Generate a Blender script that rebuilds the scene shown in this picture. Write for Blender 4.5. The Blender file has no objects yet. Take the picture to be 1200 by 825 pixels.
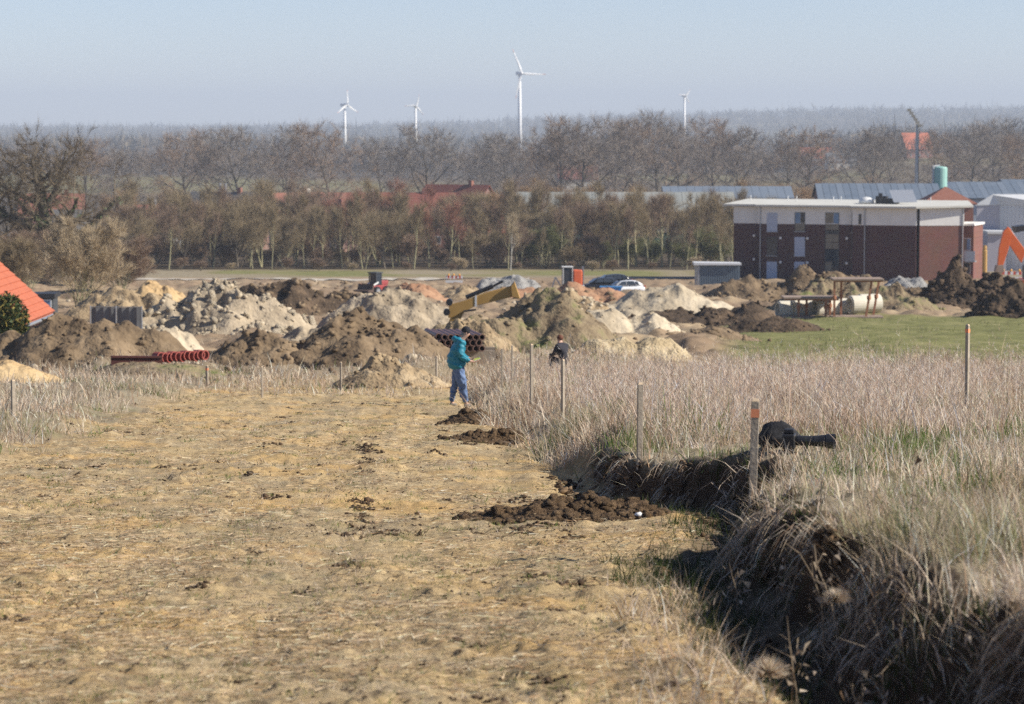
import bpy, math, random
import numpy as np
from mathutils import Vector, Matrix

# ------------------------------------------------------------------ camera, world, sun, exposure
F = 3333.333                      # focal length in pixels of the 1200 px wide frame (100 mm on 36 mm)
PITCH = math.atan(264.5 / F)
sc = bpy.context.scene
COL = sc.collection
cam_d = bpy.data.cameras.new('camera')
cam_d.lens = 100; cam_d.sensor_width = 36
cam_d.clip_start = 0.5; cam_d.clip_end = 40000
cam_d.dof.use_dof = True; cam_d.dof.focus_distance = 33; cam_d.dof.aperture_fstop = 4.5
cam = bpy.data.objects.new('camera', cam_d); COL.objects.link(cam)
cam.location = (0, 0, 0); cam.rotation_euler = (math.pi / 2 - PITCH, 0, 0)
sc.camera = cam

SUN_EL, SUN_AZ = math.radians(34), math.radians(-10)    # azimuth from +X (right) towards +Y (ahead)
S = Vector((math.cos(SUN_EL) * math.cos(SUN_AZ), math.cos(SUN_EL) * math.sin(SUN_AZ), math.sin(SUN_EL)))
world = bpy.data.worlds.new('World'); sc.world = world; world.use_nodes = True
wn = world.node_tree
sky = wn.nodes.new('ShaderNodeTexSky'); sky.sky_type = 'NISHITA'; sky.sun_disc = False
sky.sun_elevation = SUN_EL; sky.sun_rotation = math.pi / 2 - SUN_AZ
sky.air_density = 0.7; sky.dust_density = 0.0; sky.ozone_density = 2.2; sky.altitude = 0
bg = wn.nodes['Background']; bg.inputs['Strength'].default_value = 0.084
tint = wn.nodes.new('ShaderNodeMix'); tint.data_type = 'RGBA'; tint.blend_type = 'MULTIPLY'; tint.inputs['Factor'].default_value = 1.0
tint.inputs['B'].default_value = (1.03, .97, 1.03, 1)      # slight lavender tint on the sky colour, the same in every direction
wn.links.new(sky.outputs['Color'], tint.inputs['A']); wn.links.new(tint.outputs['Result'], bg.inputs['Color'])
sun_d = bpy.data.lights.new('sun', 'SUN'); sun_d.energy = 5.0; sun_d.angle = math.radians(0.53); sun_d.color = (1.0, 0.93, 0.82)
sun = bpy.data.objects.new('sun', sun_d); COL.objects.link(sun)
sun.rotation_euler = S.to_track_quat('Z', 'Y').to_euler(); sun.location = (200, 0, 200)
sc.view_settings.view_transform = 'Standard'; sc.view_settings.look = 'None'
sc.view_settings.exposure = 0.54; sc.view_settings.gamma = 1.0; sc.view_settings.use_curve_mapping = False
sc.render.engine = 'CYCLES'
sc.cycles.use_denoising = False; sc.cycles.use_adaptive_sampling = False
sc.cycles.max_bounces = 5; sc.cycles.diffuse_bounces = 2; sc.cycles.glossy_bounces = 2
sc.cycles.transmission_bounces = 4; sc.cycles.volume_bounces = 0; sc.cycles.transparent_max_bounces = 6
sc.cycles.caustics_reflective = False; sc.cycles.caustics_refractive = False

# ------------------------------------------------------------------ helpers
def W(px, py, d):
    """point of the place seen at (px,py) of the photograph, d metres ahead"""
    a = (px - 600) / F; b = -(py - 412.5) / F
    ry = math.cos(PITCH) + b * math.sin(PITCH); rz = -math.sin(PITCH) + b * math.cos(PITCH)
    return Vector((a * d / ry, d, rz * d / ry))
def px2x(px, d): return W(px, 148, d).x

_tab = {}
def vnoise(x, y, seed=0):
    if seed not in _tab: _tab[seed] = np.pad(np.random.RandomState(seed + 11).rand(256, 256), ((0, 1), (0, 1)), mode='wrap')
    t = _tab[seed]
    x = np.asarray(x, float); y = np.asarray(y, float)
    xf = np.floor(x); yf = np.floor(y)
    u = x - xf; v = y - yf
    u = u * u * (3 - 2 * u); v = v * v * (3 - 2 * v)
    i = np.mod(xf, 256).astype(int); j = np.mod(yf, 256).astype(int)
    return (t[i, j] * (1 - u) + t[i + 1, j] * u) * (1 - v) + (t[i, j + 1] * (1 - u) + t[i + 1, j + 1] * u) * v
def fbm(x, y, seed=0, oct=4, gain=0.5):
    s = 0; a = 1; n = 0
    for k in range(oct):
        s = s + a * (vnoise(x * 2 ** k + 17.3 * k, y * 2 ** k + 5.1 * k, seed + k) - 0.5); n += a; a *= gain
    return s / n * 2
def sstep(e0, e1, x):
    t = np.clip((np.asarray(x, float) - e0) / (e1 - e0), 0, 1); return t * t * (3 - 2 * t)

# -------- terrain height
PD = np.array([-50, 0, 20, 40, 62, 80, 100, 150, 200, 250, 323, 400, 600, 1000, 2000, 5000, 9000, 16000.])
PZ = np.array([1.9, -1.67, -3.098, -4.526, -6.08, -7.15, -8.2, -10.75, -13.0, -15.0, -17.4, -19.6, -22.5, -25.5, -29, -33, -36, -40.])
_s = np.linspace(-0.05, np.log(16000 + 60), 6000)
_sy = np.exp(np.linspace(np.log(10), np.log(16060), 6000)) - 60
_sz = np.interp(_sy, PD, PZ)
_k = np.hanning(241); _k /= _k.sum()
_szp = np.convolve(np.pad(_sz, 120, mode='edge'), _k, mode='valid')
def prof(y): return np.where(np.asarray(y) < 48, np.interp(y, PD, PZ), np.interp(y, _sy, _szp))
EY = np.array([-5, 4, 9, 11, 12.5, 14, 16.4, 19, 20.4, 21.6, 23.5, 25.5, 27.3, 29, 33, 38, 44, 52, 60, 70, 90.])
EX = np.array([4.4, 3.6, 2.75, 2.32, 2.06, 1.84, 1.68, 1.54, 1.58, 1.95, 2.15, 1.95, 1.32, 1.05, .88, .75, .5, .05, -.5, -.9, -1.4])
def edge_r(y):
    return np.interp(y, EY, EX) + 0.13 * fbm(np.asarray(y) * 0.9, np.asarray(y) * 0 + 3.3, 40, 3) + .12 * fbm(np.asarray(y) * 3.1, np.asarray(y) * 0 + 6.3, 42, 2)
def edge_l(y):
    return np.interp(y, [0, 20, 36, 50, 62, 80], [-5.0, -5.7, -6.5, -7.1, -7.6, -8.2]) + 0.5 * fbm(np.asarray(y) * 0.35, np.asarray(y) * 0 + 8.3, 44, 3)
def terrain(x, y, detail=True):
    x = np.asarray(x, float); y = np.asarray(y, float)
    z = prof(y)
    near = 1 - sstep(66, 84, y)
    dr = x - edge_r(y); dl = edge_l(y) - x
    jag = 0.10 * fbm(x * 2.2, y * 2.2, 50, 3)
    sl = (.55 + .35 * sstep(18, 26, y)) * np.clip(1.8 * fbm(y * .42, x * 0 + 9.7, 46, 2) + .15, 0, 1)
    z = z + near * (.44 - .07 * sstep(18, 24, y)) * (1 - .3 * sstep(30, 48, y)) * sstep(-0.02 - .5 * sl - .3 * sstep(30, 46, y), 0.26 + .35 * sl + .25 * sstep(30, 46, y), dr + jag * (1 + 2 * sstep(30, 46, y))) + near * 0.22 * sstep(0.0, 1.2, dl)
    z = z - near * 0.10 * np.exp(-((dr + 0.25) / 0.22) ** 2)
    z = z - near * .26 * np.exp(-((dr + .38) / .38) ** 2) * (1 - sstep(14.5, 18, y))
    z = z + near * sstep(-0.05, .5, dr) * (0.12 * fbm(x * .6, y * .6, 60, 3) + .10 * np.maximum(fbm(x * 2.3, y * 1.9, 62, 2), 0))
    z = z + 0.19 * np.exp(-((x - 2.55) / .55) ** 2 - ((y - 26) / .8) ** 2)
    if detail:
        strip = near * (1 - sstep(-0.1, 0.1, dr)) * (1 - sstep(0, .6, dl))
        rough = fbm(x * .35, y * .3, 69, 2) * .07 + fbm(x * 1.1, y * 1.1, 70, 3) * .05 + np.maximum(fbm(x * 4.6, y * 4, 75, 4) - .12, 0) * .085 + np.maximum(fbm(x * 16, y * 11, 78, 3) + .05, 0) * .030
        rut = 0
        for xr, w in ((-1.35, .22), (-2.6, .25), (-4.4, .25), (-.2, .2)):
            rut = rut - .028 * np.exp(-((x - xr - .25 * fbm(y * .12, y * 0 + xr, 81, 2)) / w) ** 2)
        z = z + near * rough + strip * rut
        mid = sstep(74, 95, y) * (1 - sstep(300, 340, y))
        mid = mid * (1 - .75 * sstep(.065, .09, x / np.maximum(y, 1)) * sstep(86, 98, y) * (1 - sstep(176, 190, y)))
        z = z + mid * (fbm(x * .11, y * .08, 90, 4) * .6 + np.abs(fbm(x * .4, y * .22, 95, 4)) * .9 - .2)
        z = z + sstep(950, 1700, y) * (1 - sstep(3000, 4500, y)) * sstep(.085, .14, x / np.maximum(y, 1)) * 13
        far = sstep(4200, 7500, y)
        z = z + far * (50 * sstep(-500, 1050, x * 7000 / np.maximum(y, 1)) + 12 + 14 * fbm(x * .0012, y * .0008, 99, 3))
        z = z + sstep(1800, 2600, y) * 4 * fbm(x * .003, y * .002, 97, 2)
    return z
def tz(x, y): return float(terrain(x, y))
def gd(px, py):
    """distance at which the line of sight (px,py) meets the ground"""
    ds = np.exp(np.linspace(math.log(9), math.log(3000), 4000))
    b = -(py - 412.5) / F
    s = (-math.sin(PITCH) + b * math.cos(PITCH)) / (math.cos(PITCH) + b * math.sin(PITCH))
    zz = terrain(np.array([px2x(px, d) for d in ds[::10]]), ds[::10], False)
    h = np.where(ds[::10] * s < zz)[0]
    return float(ds[::10][h[0]]) if len(h) else 3000.

# -------- materials
MATS = {}
def mat(name, c1, c2=None, scale=5, rough=0.8, bump=0.0, bscale=None, detail=5, metallic=0, dist=0.02):
    if name in MATS: return MATS[name]
    m = bpy.data.materials.new(name); m.use_nodes = True; MATS[name] = m
    n = m.node_tree.nodes; l = m.node_tree.links; b = n['Principled BSDF']
    b.inputs['Roughness'].default_value = rough; b.inputs['Metallic'].default_value = metallic
    if 'Specular IOR Level' in b.inputs: b.inputs['Specular IOR Level'].default_value = 0.3 if rough > .6 else 0.5
    if c2 is None: c2 = tuple(v * .8 for v in c1)
    tc = n.new('ShaderNodeTexCoord')
    nz = n.new('ShaderNodeTexNoise'); nz.inputs['Scale'].default_value = scale; nz.inputs['Detail'].default_value = detail
    nz.inputs['Roughness'].default_value = .65
    l.new(tc.outputs['Object'], nz.inputs['Vector'])
    r = n.new('ShaderNodeValToRGB'); r.color_ramp.elements[0].position = .32; r.color_ramp.elements[1].position = .68
    r.color_ramp.elements[0].color = (*c1, 1); r.color_ramp.elements[1].color = (*c2, 1)
    l.new(nz.outputs['Fac'], r.inputs['Fac']); l.new(r.outputs['Color'], b.inputs['Base Color'])
    if bump:
        n2 = n.new('ShaderNodeTexNoise'); n2.inputs['Scale'].default_value = bscale or scale * 4; n2.inputs['Detail'].default_value = 6
        l.new(tc.outputs['Object'], n2.inputs['Vector'])
        bp = n.new('ShaderNodeBump'); bp.inputs['Strength'].default_value = bump; bp.inputs['Distance'].default_value = dist
        l.new(n2.outputs['Fac'], bp.inputs['Height']); l.new(bp.outputs['Normal'], b.inputs['Normal'])
    return m
def mat_attr(name, rough=.85, translucent=0.0, mul=(1, 1, 1)):
    """colour of every blade or leaf comes from its own attribute"""
    if name in MATS: return MATS[name]
    m = bpy.data.materials.new(name); m.use_nodes = True; MATS[name] = m
    n = m.node_tree.nodes; l = m.node_tree.links; b = n['Principled BSDF']
    b.inputs['Roughness'].default_value = rough; b.inputs['Specular IOR Level'].default_value = .15
    a = n.new('ShaderNodeAttribute'); a.attribute_name = 'col'
    l.new(a.outputs['Color'], b.inputs['Base Color'])
    if translucent:
        t = n.new('ShaderNodeBsdfTranslucent'); l.new(a.outputs['Color'], t.inputs['Color'])
        mx = n.new('ShaderNodeMixShader'); mx.inputs['Fac'].default_value = translucent
        l.new(b.outputs[0], mx.inputs[1]); l.new(t.outputs[0], mx.inputs[2])
        l.new(mx.outputs[0], n['Material Output'].inputs['Surface'])
    return m
def mat_brick(name, c1, c2, mortar, scale=1.0):
    if name in MATS: return MATS[name]
    m = bpy.data.materials.new(name); m.use_nodes = True; MATS[name] = m
    n = m.node_tree.nodes; l = m.node_tree.links; b = n['Principled BSDF']; b.inputs['Roughness'].default_value = .85
    tc = n.new('ShaderNodeTexCoord'); mp = n.new('ShaderNodeMapping'); mp.inputs['Rotation'].default_value = (math.pi / 2, 0, 0)
    br = n.new('ShaderNodeTexBrick'); br.inputs['Scale'].default_value = scale
    br.inputs['Color1'].default_value = (*c1, 1); br.inputs['Color2'].default_value = (*c2, 1); br.inputs['Mortar'].default_value = (*mortar, 1)
    br.inputs['Brick Width'].default_value = .25; br.inputs['Row Height'].default_value = .083; br.inputs['Mortar Size'].default_value = .008
    l.new(tc.outputs['Object'], mp.inputs['Vector']); l.new(mp.outputs['Vector'], br.inputs['Vector'])
    nz = n.new('ShaderNodeTexNoise'); nz.inputs['Scale'].default_value = .6; l.new(tc.outputs['Object'], nz.inputs['Vector'])
    mx = n.new('ShaderNodeMix'); mx.data_type = 'RGBA'; mx.blend_type = 'MULTIPLY'; mx.inputs['Factor'].default_value = .35
    l.new(br.outputs['Color'], mx.inputs['A']); l.new(nz.outputs['Color'], mx.inputs['B']); l.new(mx.outputs['Result'], b.inputs['Base Color'])
    return m
def mat_tile(name, c1, c2, rows=.33, rot=0):
    """clay roof tiles: rows of pantiles by wave bump and colour noise"""
    if name in MATS: return MATS[name]
    m = mat(name, c1, c2, 2.5, .75)
    n = m.node_tree.nodes; l = m.node_tree.links; b = n['Principled BSDF']
    tc = n.new('ShaderNodeTexCoord'); wv = n.new('ShaderNodeTexWave'); wv.bands_direction = 'Z'; wv.wave_profile = 'SAW'
    wv.inputs['Scale'].default_value = 1 / rows / 3.2
    wv.inputs['Distortion'].default_value = .3
    l.new(tc.outputs['Object'], wv.inputs['Vector'])
    bp = n.new('ShaderNodeBump'); bp.inputs['Strength'].default_value = .6; bp.inputs['Distance'].default_value = .04
    l.new(wv.outputs['Fac'], bp.inputs['Height']); l.new(bp.outputs['Normal'], b.inputs['Normal'])
    return m
def mat_glass(name, c):
    if name in MATS: return MATS[name]
    m = mat(name, c, tuple(v * .6 for v in c), .5, .06); return m

# -------- mesh plumbing
def tag(o, label=None, cat=None, group=None, kind=None):
    if label: o['label'] = label
    if cat: o['category'] = cat
    if group: o['group'] = group
    if kind: o['kind'] = kind
    return o
def empty(name, loc, label, cat, group=None, rz=0):
    o = bpy.data.objects.new(name, None); COL.objects.link(o); o.location = loc; o.rotation_euler = (0, 0, rz)
    o.empty_display_size = .2
    return tag(o, label, cat, group)
def link(name, me, m=None, parent=None, loc=None, rz=0, smooth=False):
    if m is not None and not me.materials: me.materials.append(m)
    o = bpy.data.objects.new(name, me); COL.objects.link(o)
    if parent: o.parent = parent
    if loc is not None: o.location = loc
    if rz: o.rotation_euler = (0, 0, rz)
    if smooth: me.polygons.foreach_set('use_smooth', np.ones(len(me.polygons), bool))
    return o
def mesh_np(name, v, f, col=None):
    """v (n,3), f (m,3) or (m,4)"""
    v = np.ascontiguousarray(v, np.float32); f = np.ascontiguousarray(f, np.int32)
    me = bpy.data.meshes.new(name); k = f.shape[1]
    me.vertices.add(len(v)); me.vertices.foreach_set('co', v.ravel())
    me.loops.add(f.size); me.loops.foreach_set('vertex_index', f.ravel())
    me.polygons.add(len(f)); me.polygons.foreach_set('loop_start', np.arange(0, f.size, k, dtype=np.int32))
    me.update(calc_edges=True)
    if col is not None:
        c = np.ones((len(v), 4), np.float32); c[:, :col.shape[1]] = col
        a = me.attributes.new('col', 'FLOAT_COLOR', 'POINT'); a.data.foreach_set('color', c.ravel())
    return me
def copy_tree(o, parent=None):
    c = o.copy(); COL.objects.link(c); c.parent = parent
    for ch in list(o.children): copy_tree(ch, c)
    return c

class MB:
    """collects boxes, tubes, prisms for ONE part"""
    def __init__(s): s.v = []; s.f = []
    def add(s, vs, fs):
        k = len(s.v); s.v += [tuple(p) for p in vs]; s.f += [tuple(i + k for i in f) for f in fs]; return s
    def box(s, x0, x1, y0, y1, z0, z1):
        return s.add([(x, y, z) for z in (z0, z1) for x, y in ((x0, y0), (x1, y0), (x1, y1), (x0, y1))],
                     [(3, 2, 1, 0), (4, 5, 6, 7), (0, 1, 5, 4), (1, 2, 6, 5), (2, 3, 7, 6), (3, 0, 4, 7)])
    def prism(s, pts, y0, y1, axis='y'):
        """polygon in (x,z) extruded along y (or in (y,z) along x)"""
        n = len(pts)
        if axis == 'y': a = [(p[0], y0, p[1]) for p in pts]; b = [(p[0], y1, p[1]) for p in pts]
        elif axis == 'x': a = [(y0, p[0], p[1]) for p in pts]; b = [(y1, p[0], p[1]) for p in pts]
        else: a = [(p[0], p[1], y0) for p in pts]; b = [(p[0], p[1], y1) for p in pts]
        return s.add(a + b, [tuple(range(n))[::-1], tuple(range(n, 2 * n))] + [(i, (i + 1) % n, n + (i + 1) % n, n + i) for i in range(n)])
    def tube(s, p0, p1, r0, r1=None, n=8, cap=True):
        r1 = r0 if r1 is None else r1
        p0 = Vector(p0); p1 = Vector(p1); d = (p1 - p0).normalized()
        u = d.orthogonal().normalized(); w = d.cross(u)
        vs = []
        for p, r in ((p0, r0), (p1, r1)):
            for i in range(n):
                a = 2 * math.pi * i / n; vs.append(p + (u * math.cos(a) + w * math.sin(a)) * r)
        fs = [(i, (i + 1) % n, n + (i + 1) % n, n + i) for i in range(n)]
        if cap: fs += [tuple(range(n))[::-1], tuple(range(n, 2 * n))]
        return s.add(vs, fs)
    def pipe(s, p0, p1, ro, ri, n=14):
        """hollow pipe with wall thickness"""
        p0 = Vector(p0); p1 = Vector(p1); d = (p1 - p0).normalized(); u = d.orthogonal().normalized(); w = d.cross(u)
        vs = []
        for p, r in ((p0, ro), (p1, ro), (p1, ri), (p0, ri)):
            for i in range(n):
                a = 2 * math.pi * i / n; vs.append(p + (u * math.cos(a) + w * math.sin(a)) * r)
        fs = []
        for k in range(4):
            k2 = (k + 1) % 4
            fs += [(k * n + i, k * n + (i + 1) % n, k2 * n + (i + 1) % n, k2 * n + i) for i in range(n)]
        return s.add(vs, fs)
    def bar(s, p0, p1, w, h):
        """rectangular bar between two points"""
        p0 = Vector(p0); p1 = Vector(p1); d = (p1 - p0).normalized()
        up = Vector((0, 0, 1)) if abs(d.z) < .95 else Vector((1, 0, 0))
        u = d.cross(up).normalized() * w / 2; q = u.cross(d).normalized() * h / 2
        vs = [p + a * u + b * q for p in (p0, p1) for a, b in ((-1, -1), (1, -1), (1, 1), (-1, 1))]
        return s.add(vs, [(0, 1, 2, 3), (7, 6, 5, 4), (0, 4, 5, 1), (1, 5, 6, 2), (2, 6, 7, 3), (3, 7, 4, 0)])
    def lathe(s, prof, n=14, c=(0, 0, 0)):
        vs = []
        for r, z in prof:
            for i in range(n):
                a = 2 * math.pi * i / n; vs.append((c[0] + r * math.cos(a), c[1] + r * math.sin(a), c[2] + z))
        fs = [(k * n + i, k * n + (i + 1) % n, (k + 1) * n + (i + 1) % n, (k + 1) * n + i) for k in range(len(prof) - 1) for i in range(n)]
        fs += [tuple(range(n))[::-1], tuple(range((len(prof) - 1) * n, len(prof) * n))]
        return s.add(vs, fs)
    def build(s, name, m, parent=None, bevel=0, smooth=False, sub=0):
        me = bpy.data.meshes.new(name); me.from_pydata(s.v, [], s.f); me.update()
        o = link(name, me, m, parent, smooth=smooth)
        if bevel:
            b = o.modifiers.new('bevel', 'BEVEL'); b.width = bevel; b.segments = 2; b.limit_method = 'ANGLE'
        if sub:
            b = o.modifiers.new('sub', 'SUBSURF'); b.levels = sub; b.render_levels = sub
        return o

ICO_V = []
_p = (1 + 5 ** .5) / 2
for a in (-1, 1):
    for b in (-_p, _p): ICO_V += [(a, b, 0), (0, a, b), (b, 0, a)]
ICO_V = np.array(ICO_V) / math.hypot(1, _p)
from itertools import combinations
ICO_F = []
for i, j, k in combinations(range(12), 3):
    if max(np.linalg.norm(ICO_V[i] - ICO_V[j]), np.linalg.norm(ICO_V[j] - ICO_V[k]), np.linalg.norm(ICO_V[i] - ICO_V[k])) < 1.1:
        nrm = np.cross(ICO_V[j] - ICO_V[i], ICO_V[k] - ICO_V[i])
        ICO_F.append((i, j, k) if nrm @ ICO_V[i] > 0 else (i, k, j))
ICO_F = np.array(ICO_F)
def chunks(pts, sizes, seed=0, flat=.75, jit=.28):
    """many irregular lumps as one array pair"""
    r = np.random.RandomState(seed); n = len(pts)
    if n == 0: return np.zeros((0, 3)), np.zeros((0, 3), int)
    a = r.rand(n) * 6.283; c, s = np.cos(a), np.sin(a)
    v = ICO_V[None] * (1 + jit * (r.rand(n, 12, 1) * 2 - 1)) * (np.stack([.7 + .7 * r.rand(n), .7 + .6 * r.rand(n), flat * (.6 + .6 * r.rand(n))], 1)[:, None])
    v = v * np.asarray(sizes)[:, None, None]
    x = v[..., 0] * c[:, None] - v[..., 1] * s[:, None]; y = v[..., 0] * s[:, None] + v[..., 1] * c[:, None]
    v = np.stack([x, y, v[..., 2]], -1) + np.asarray(pts)[:, None]
    f = ICO_F[None] + (np.arange(n) * 12)[:, None, None]
    return v.reshape(-1, 3), f.reshape(-1, 3)

# ------------------------------------------------------------------ ground: one sheet to the horizon
def build_ground():
    py = np.linspace(905, 452, 430)
    yn = 1.67 / ((py - 148) / F - .0714)
    ys = np.concatenate([np.linspace(-8, yn[0] - .3, 24), yn, np.exp(np.linspace(math.log(yn[-1] + .5), math.log(335), 300)), np.linspace(337, 462, 50),
                         np.exp(np.linspace(math.log(468), math.log(15000), 90))])
    u = np.concatenate([[-.8, -.5, -.36, -.3], np.linspace(-.26, .26, 540), [.3, .36, .5, .8]])
    Y, U = np.meshgrid(ys, u, indexing='ij')
    X = U * (np.maximum(Y, -5) + 6)
    Z = terrain(X, Y)
    nr, nc = X.shape
    v = np.stack([X, Y, Z], -1).reshape(-1, 3)
    idx = np.arange(nr * nc).reshape(nr, nc)
    f = np.stack([idx[:-1, :-1], idx[:-1, 1:], idx[1:, 1:], idx[1:, :-1]], -1).reshape(-1, 4)
    near = 1 - sstep(70, 86, Y)
    dr = X - edge_r(Y); dl = edge_l(Y) - X
    n1 = fbm(X * .35, Y * .35, 120, 4); n2 = fbm(X * .06, Y * .04, 130, 4)
    R = near * (1 - sstep(-.15, .15, dr + .3 * n1)) * (1 - sstep(-.3, .5, dl + .8 * n1))
    foot = near * (1 - sstep(.25, .7, -dr + .4 * n1)) * (1 - sstep(22, 30, Y)) * (dr < .4)  # bank foot: soil and grass tones, darkened further to deepen the bank's shadow
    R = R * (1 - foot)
    field = sstep(88, 98, Y) * (1 - sstep(178, 188, Y)) * sstep(.068, .082, X / np.maximum(Y, 1) + .01 * n2)
    verge = sstep(336, 346, Y + 10 * fbm(X * .12, Y * .02, 131, 3)) * (1 - sstep(358, 378, Y + 14 * fbm(X * .1, Y * .03, 132, 3))) * sstep(-.3, .35, fbm(X * .09, Y * .05, 134, 4) + .05)
    farf = sstep(900, 1200, Y) * sstep(-.1, .25, fbm(X * .004, Y * .0015, 133, 3)) * .8
    G = np.maximum(np.maximum(field, verge), farf)
    G = np.maximum(G, near * .35 * sstep(.15, .5, fbm(X * 1.3, Y * 1.3, 140, 3)) * (1 - R * .6))
    B = np.maximum(near * (1 - R), sstep(70, 80, Y) * (1 - sstep(96, 112, Y)) * (n2 > -.6) * .6)
    B = np.maximum(B, sstep(330, 338, Y) * (1 - sstep(386, 394, Y)) * (1 - verge))
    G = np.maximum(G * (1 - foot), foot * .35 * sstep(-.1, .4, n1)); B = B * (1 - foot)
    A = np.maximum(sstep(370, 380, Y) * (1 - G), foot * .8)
    col = np.stack([R, G, B, A], -1).reshape(-1, 4)
    me = mesh_np('ground', v, f, col)
    m = bpy.data.materials.new('ground'); m.use_nodes = True
    n = m.node_tree.nodes; l = m.node_tree.links; b = n['Principled BSDF']; b.inputs['Roughness'].default_value = .95
    b.inputs['Specular IOR Level'].default_value = .1
    at = n.new('ShaderNodeAttribute'); at.attribute_name = 'col'
    sp = n.new('ShaderNodeSeparateColor'); l.new(at.outputs['Color'], sp.inputs['Color'])
    ge = n.new('ShaderNodeNewGeometry')
    def noise(scale, detail=6, rough=.65, stretch=None):
        t = n.new('ShaderNodeTexNoise'); t.inputs['Scale'].default_value = scale; t.inputs['Detail'].default_value = detail; t.inputs['Roughness'].default_value = rough
        if stretch:
            mp = n.new('ShaderNodeMapping'); mp.inputs['Scale'].default_value = stretch; l.new(ge.outputs['Position'], mp.inputs['Vector']); l.new(mp.outputs['Vector'], t.inputs['Vector'])
        else: l.new(ge.outputs['Position'], t.inputs['Vector'])
        return t.outputs['Fac']
    def ramp(fac, stops):
        r = n.new('ShaderNodeValToRGB'); e = r.color_ramp.elements
        while len(e) < len(stops): e.new(.5)
        for k, (p, c) in enumerate(stops): e[k].position = p; e[k].color = (*c, 1)
        l.new(fac, r.inputs['Fac']); return r.outputs['Color']
    def mix(fac, a, c, mode='MIX'):
        x = n.new('ShaderNodeMix'); x.data_type = 'RGBA'; x.blend_type = mode
        if isinstance(fac, float): x.inputs['Factor'].default_value = fac
        else: l.new(fac, x.inputs['Factor'])
        l.new(a, x.inputs['A']); l.new(c, x.inputs['B']); return x.outputs['Result']
    sand = ramp(noise(1.3, 9, .75), [(.32, (.30, .20, .095)), (.5, (.58, .42, .215)), (.68, (.70, .555, .335))])
    sand = mix(ramp(noise(1.7, 6, .7, (1, .35, 1)), [(.47, (0, 0, 0)), (.63, (.75, .75, .75))]), sand, ramp(noise(30), [(.35, (.20, .15, .09)), (.7, (.47, .39, .26))]))
    sand = mix(ramp(noise(9, 8, .8), [(.51, (0, 0, 0)), (.62, (.9, .9, .9))]), sand, ramp(noise(20), [(.3, (.10, .07, .045)), (.7, (.20, .145, .09))]))
    sand = mix(ramp(noise(.33, 5, .6, (1, .45, 1)), [(.46, (0, 0, 0)), (.64, (.45, .45, .45))]), sand, ramp(noise(11, 8, .8), [(.34, (.14, .10, .058)), (.5, (.33, .265, .17)), (.66, (.53, .46, .345))]))
    sand = mix(ramp(noise(.5, 4, .6), [(.50, (0, 0, 0)), (.64, (.75, .75, .75))]), sand, ramp(noise(6, 8, .8), [(.35, (.46, .28, .105)), (.65, (.72, .49, .215))]))
    mud = ramp(noise(.11, 8, .7), [(.3, (.17, .115, .07)), (.48, (.30, .215, .14)), (.62, (.42, .32, .20)), (.75, (.36, .29, .21))])
    mud = mix(ramp(noise(1.2, 6, .7), [(.5, (0, 0, 0)), (.68, (.7, .7, .7))]), mud, ramp(noise(3), [(.3, (.11, .08, .05)), (.7, (.22, .16, .10))]))
    green = ramp(noise(.5, 8, .7), [(.3, (.13, .13, .05)), (.5, (.20, .20, .075)), (.72, (.32, .28, .14))])
    dry = ramp(noise(3, 8, .75), [(.3, (.15, .115, .07)), (.5, (.30, .25, .165)), (.7, (.42, .36, .26))])
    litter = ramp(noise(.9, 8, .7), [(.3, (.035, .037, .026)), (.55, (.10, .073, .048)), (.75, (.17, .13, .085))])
    c = mix(sp.outputs['Blue'], mud, dry)
    c = mix(sp.outputs['Red'], c, sand)
    c = mix(sp.outputs['Green'], c, green)
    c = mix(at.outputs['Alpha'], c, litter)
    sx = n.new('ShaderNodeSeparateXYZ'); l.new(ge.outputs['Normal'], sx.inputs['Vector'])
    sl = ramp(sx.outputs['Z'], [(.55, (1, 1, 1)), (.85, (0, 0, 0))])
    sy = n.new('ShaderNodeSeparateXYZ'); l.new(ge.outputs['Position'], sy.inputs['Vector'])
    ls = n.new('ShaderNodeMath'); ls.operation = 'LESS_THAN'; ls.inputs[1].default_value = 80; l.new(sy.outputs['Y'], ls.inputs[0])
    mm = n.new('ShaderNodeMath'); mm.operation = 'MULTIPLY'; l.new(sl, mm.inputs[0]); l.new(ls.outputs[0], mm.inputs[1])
    soil = ramp(noise(4, 6, .7), [(.3, (.028, .018, .012)), (.6, (.075, .048, .029)), (.8, (.17, .115, .068))])  # exposed bank soil, toned darker so the shaded face reads deeper
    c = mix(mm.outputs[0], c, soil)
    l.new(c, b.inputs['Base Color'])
    bp = n.new('ShaderNodeBump'); bp.inputs['Strength'].default_value = .8; bp.inputs['Distance'].default_value = .035
    l.new(noise(17, 10, .8), bp.inputs['Height']); l.new(bp.outputs['Normal'], b.inputs['Normal'])
    o = link('ground', me, m, smooth=True); tag(o, kind='structure')
    return o
build_ground()

def strip_sheet(name, m, xs, yc, w, lift):
    v = []; f = []
    for i, x in enumerate(xs):
        for k in range(5):
            y = yc(x) - w / 2 + w * k / 4; v.append((x, y, tz(x, y) + lift))
    for i in range(len(xs) - 1):
        for k in range(4): a = i * 5 + k; f.append((a, a + 5, a + 6, a + 1))
    me = bpy.data.meshes.new(name); me.from_pydata(v, [], f); me.update()
    return tag(link(name, me, m), kind='structure')
strip_sheet('path', mat('gravel path', (.42, .37, .30), (.55, .50, .42), .8, .9, .2), list(np.linspace(-44, 2, 60)), lambda x: 325 + .02 * x, 5, .09)
strip_sheet('road', mat('asphalt', (.05, .05, .055), (.075, .075, .08), .5, .85), list(np.linspace(10, 30, 30)), lambda x: 330, 9, .09)

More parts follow.
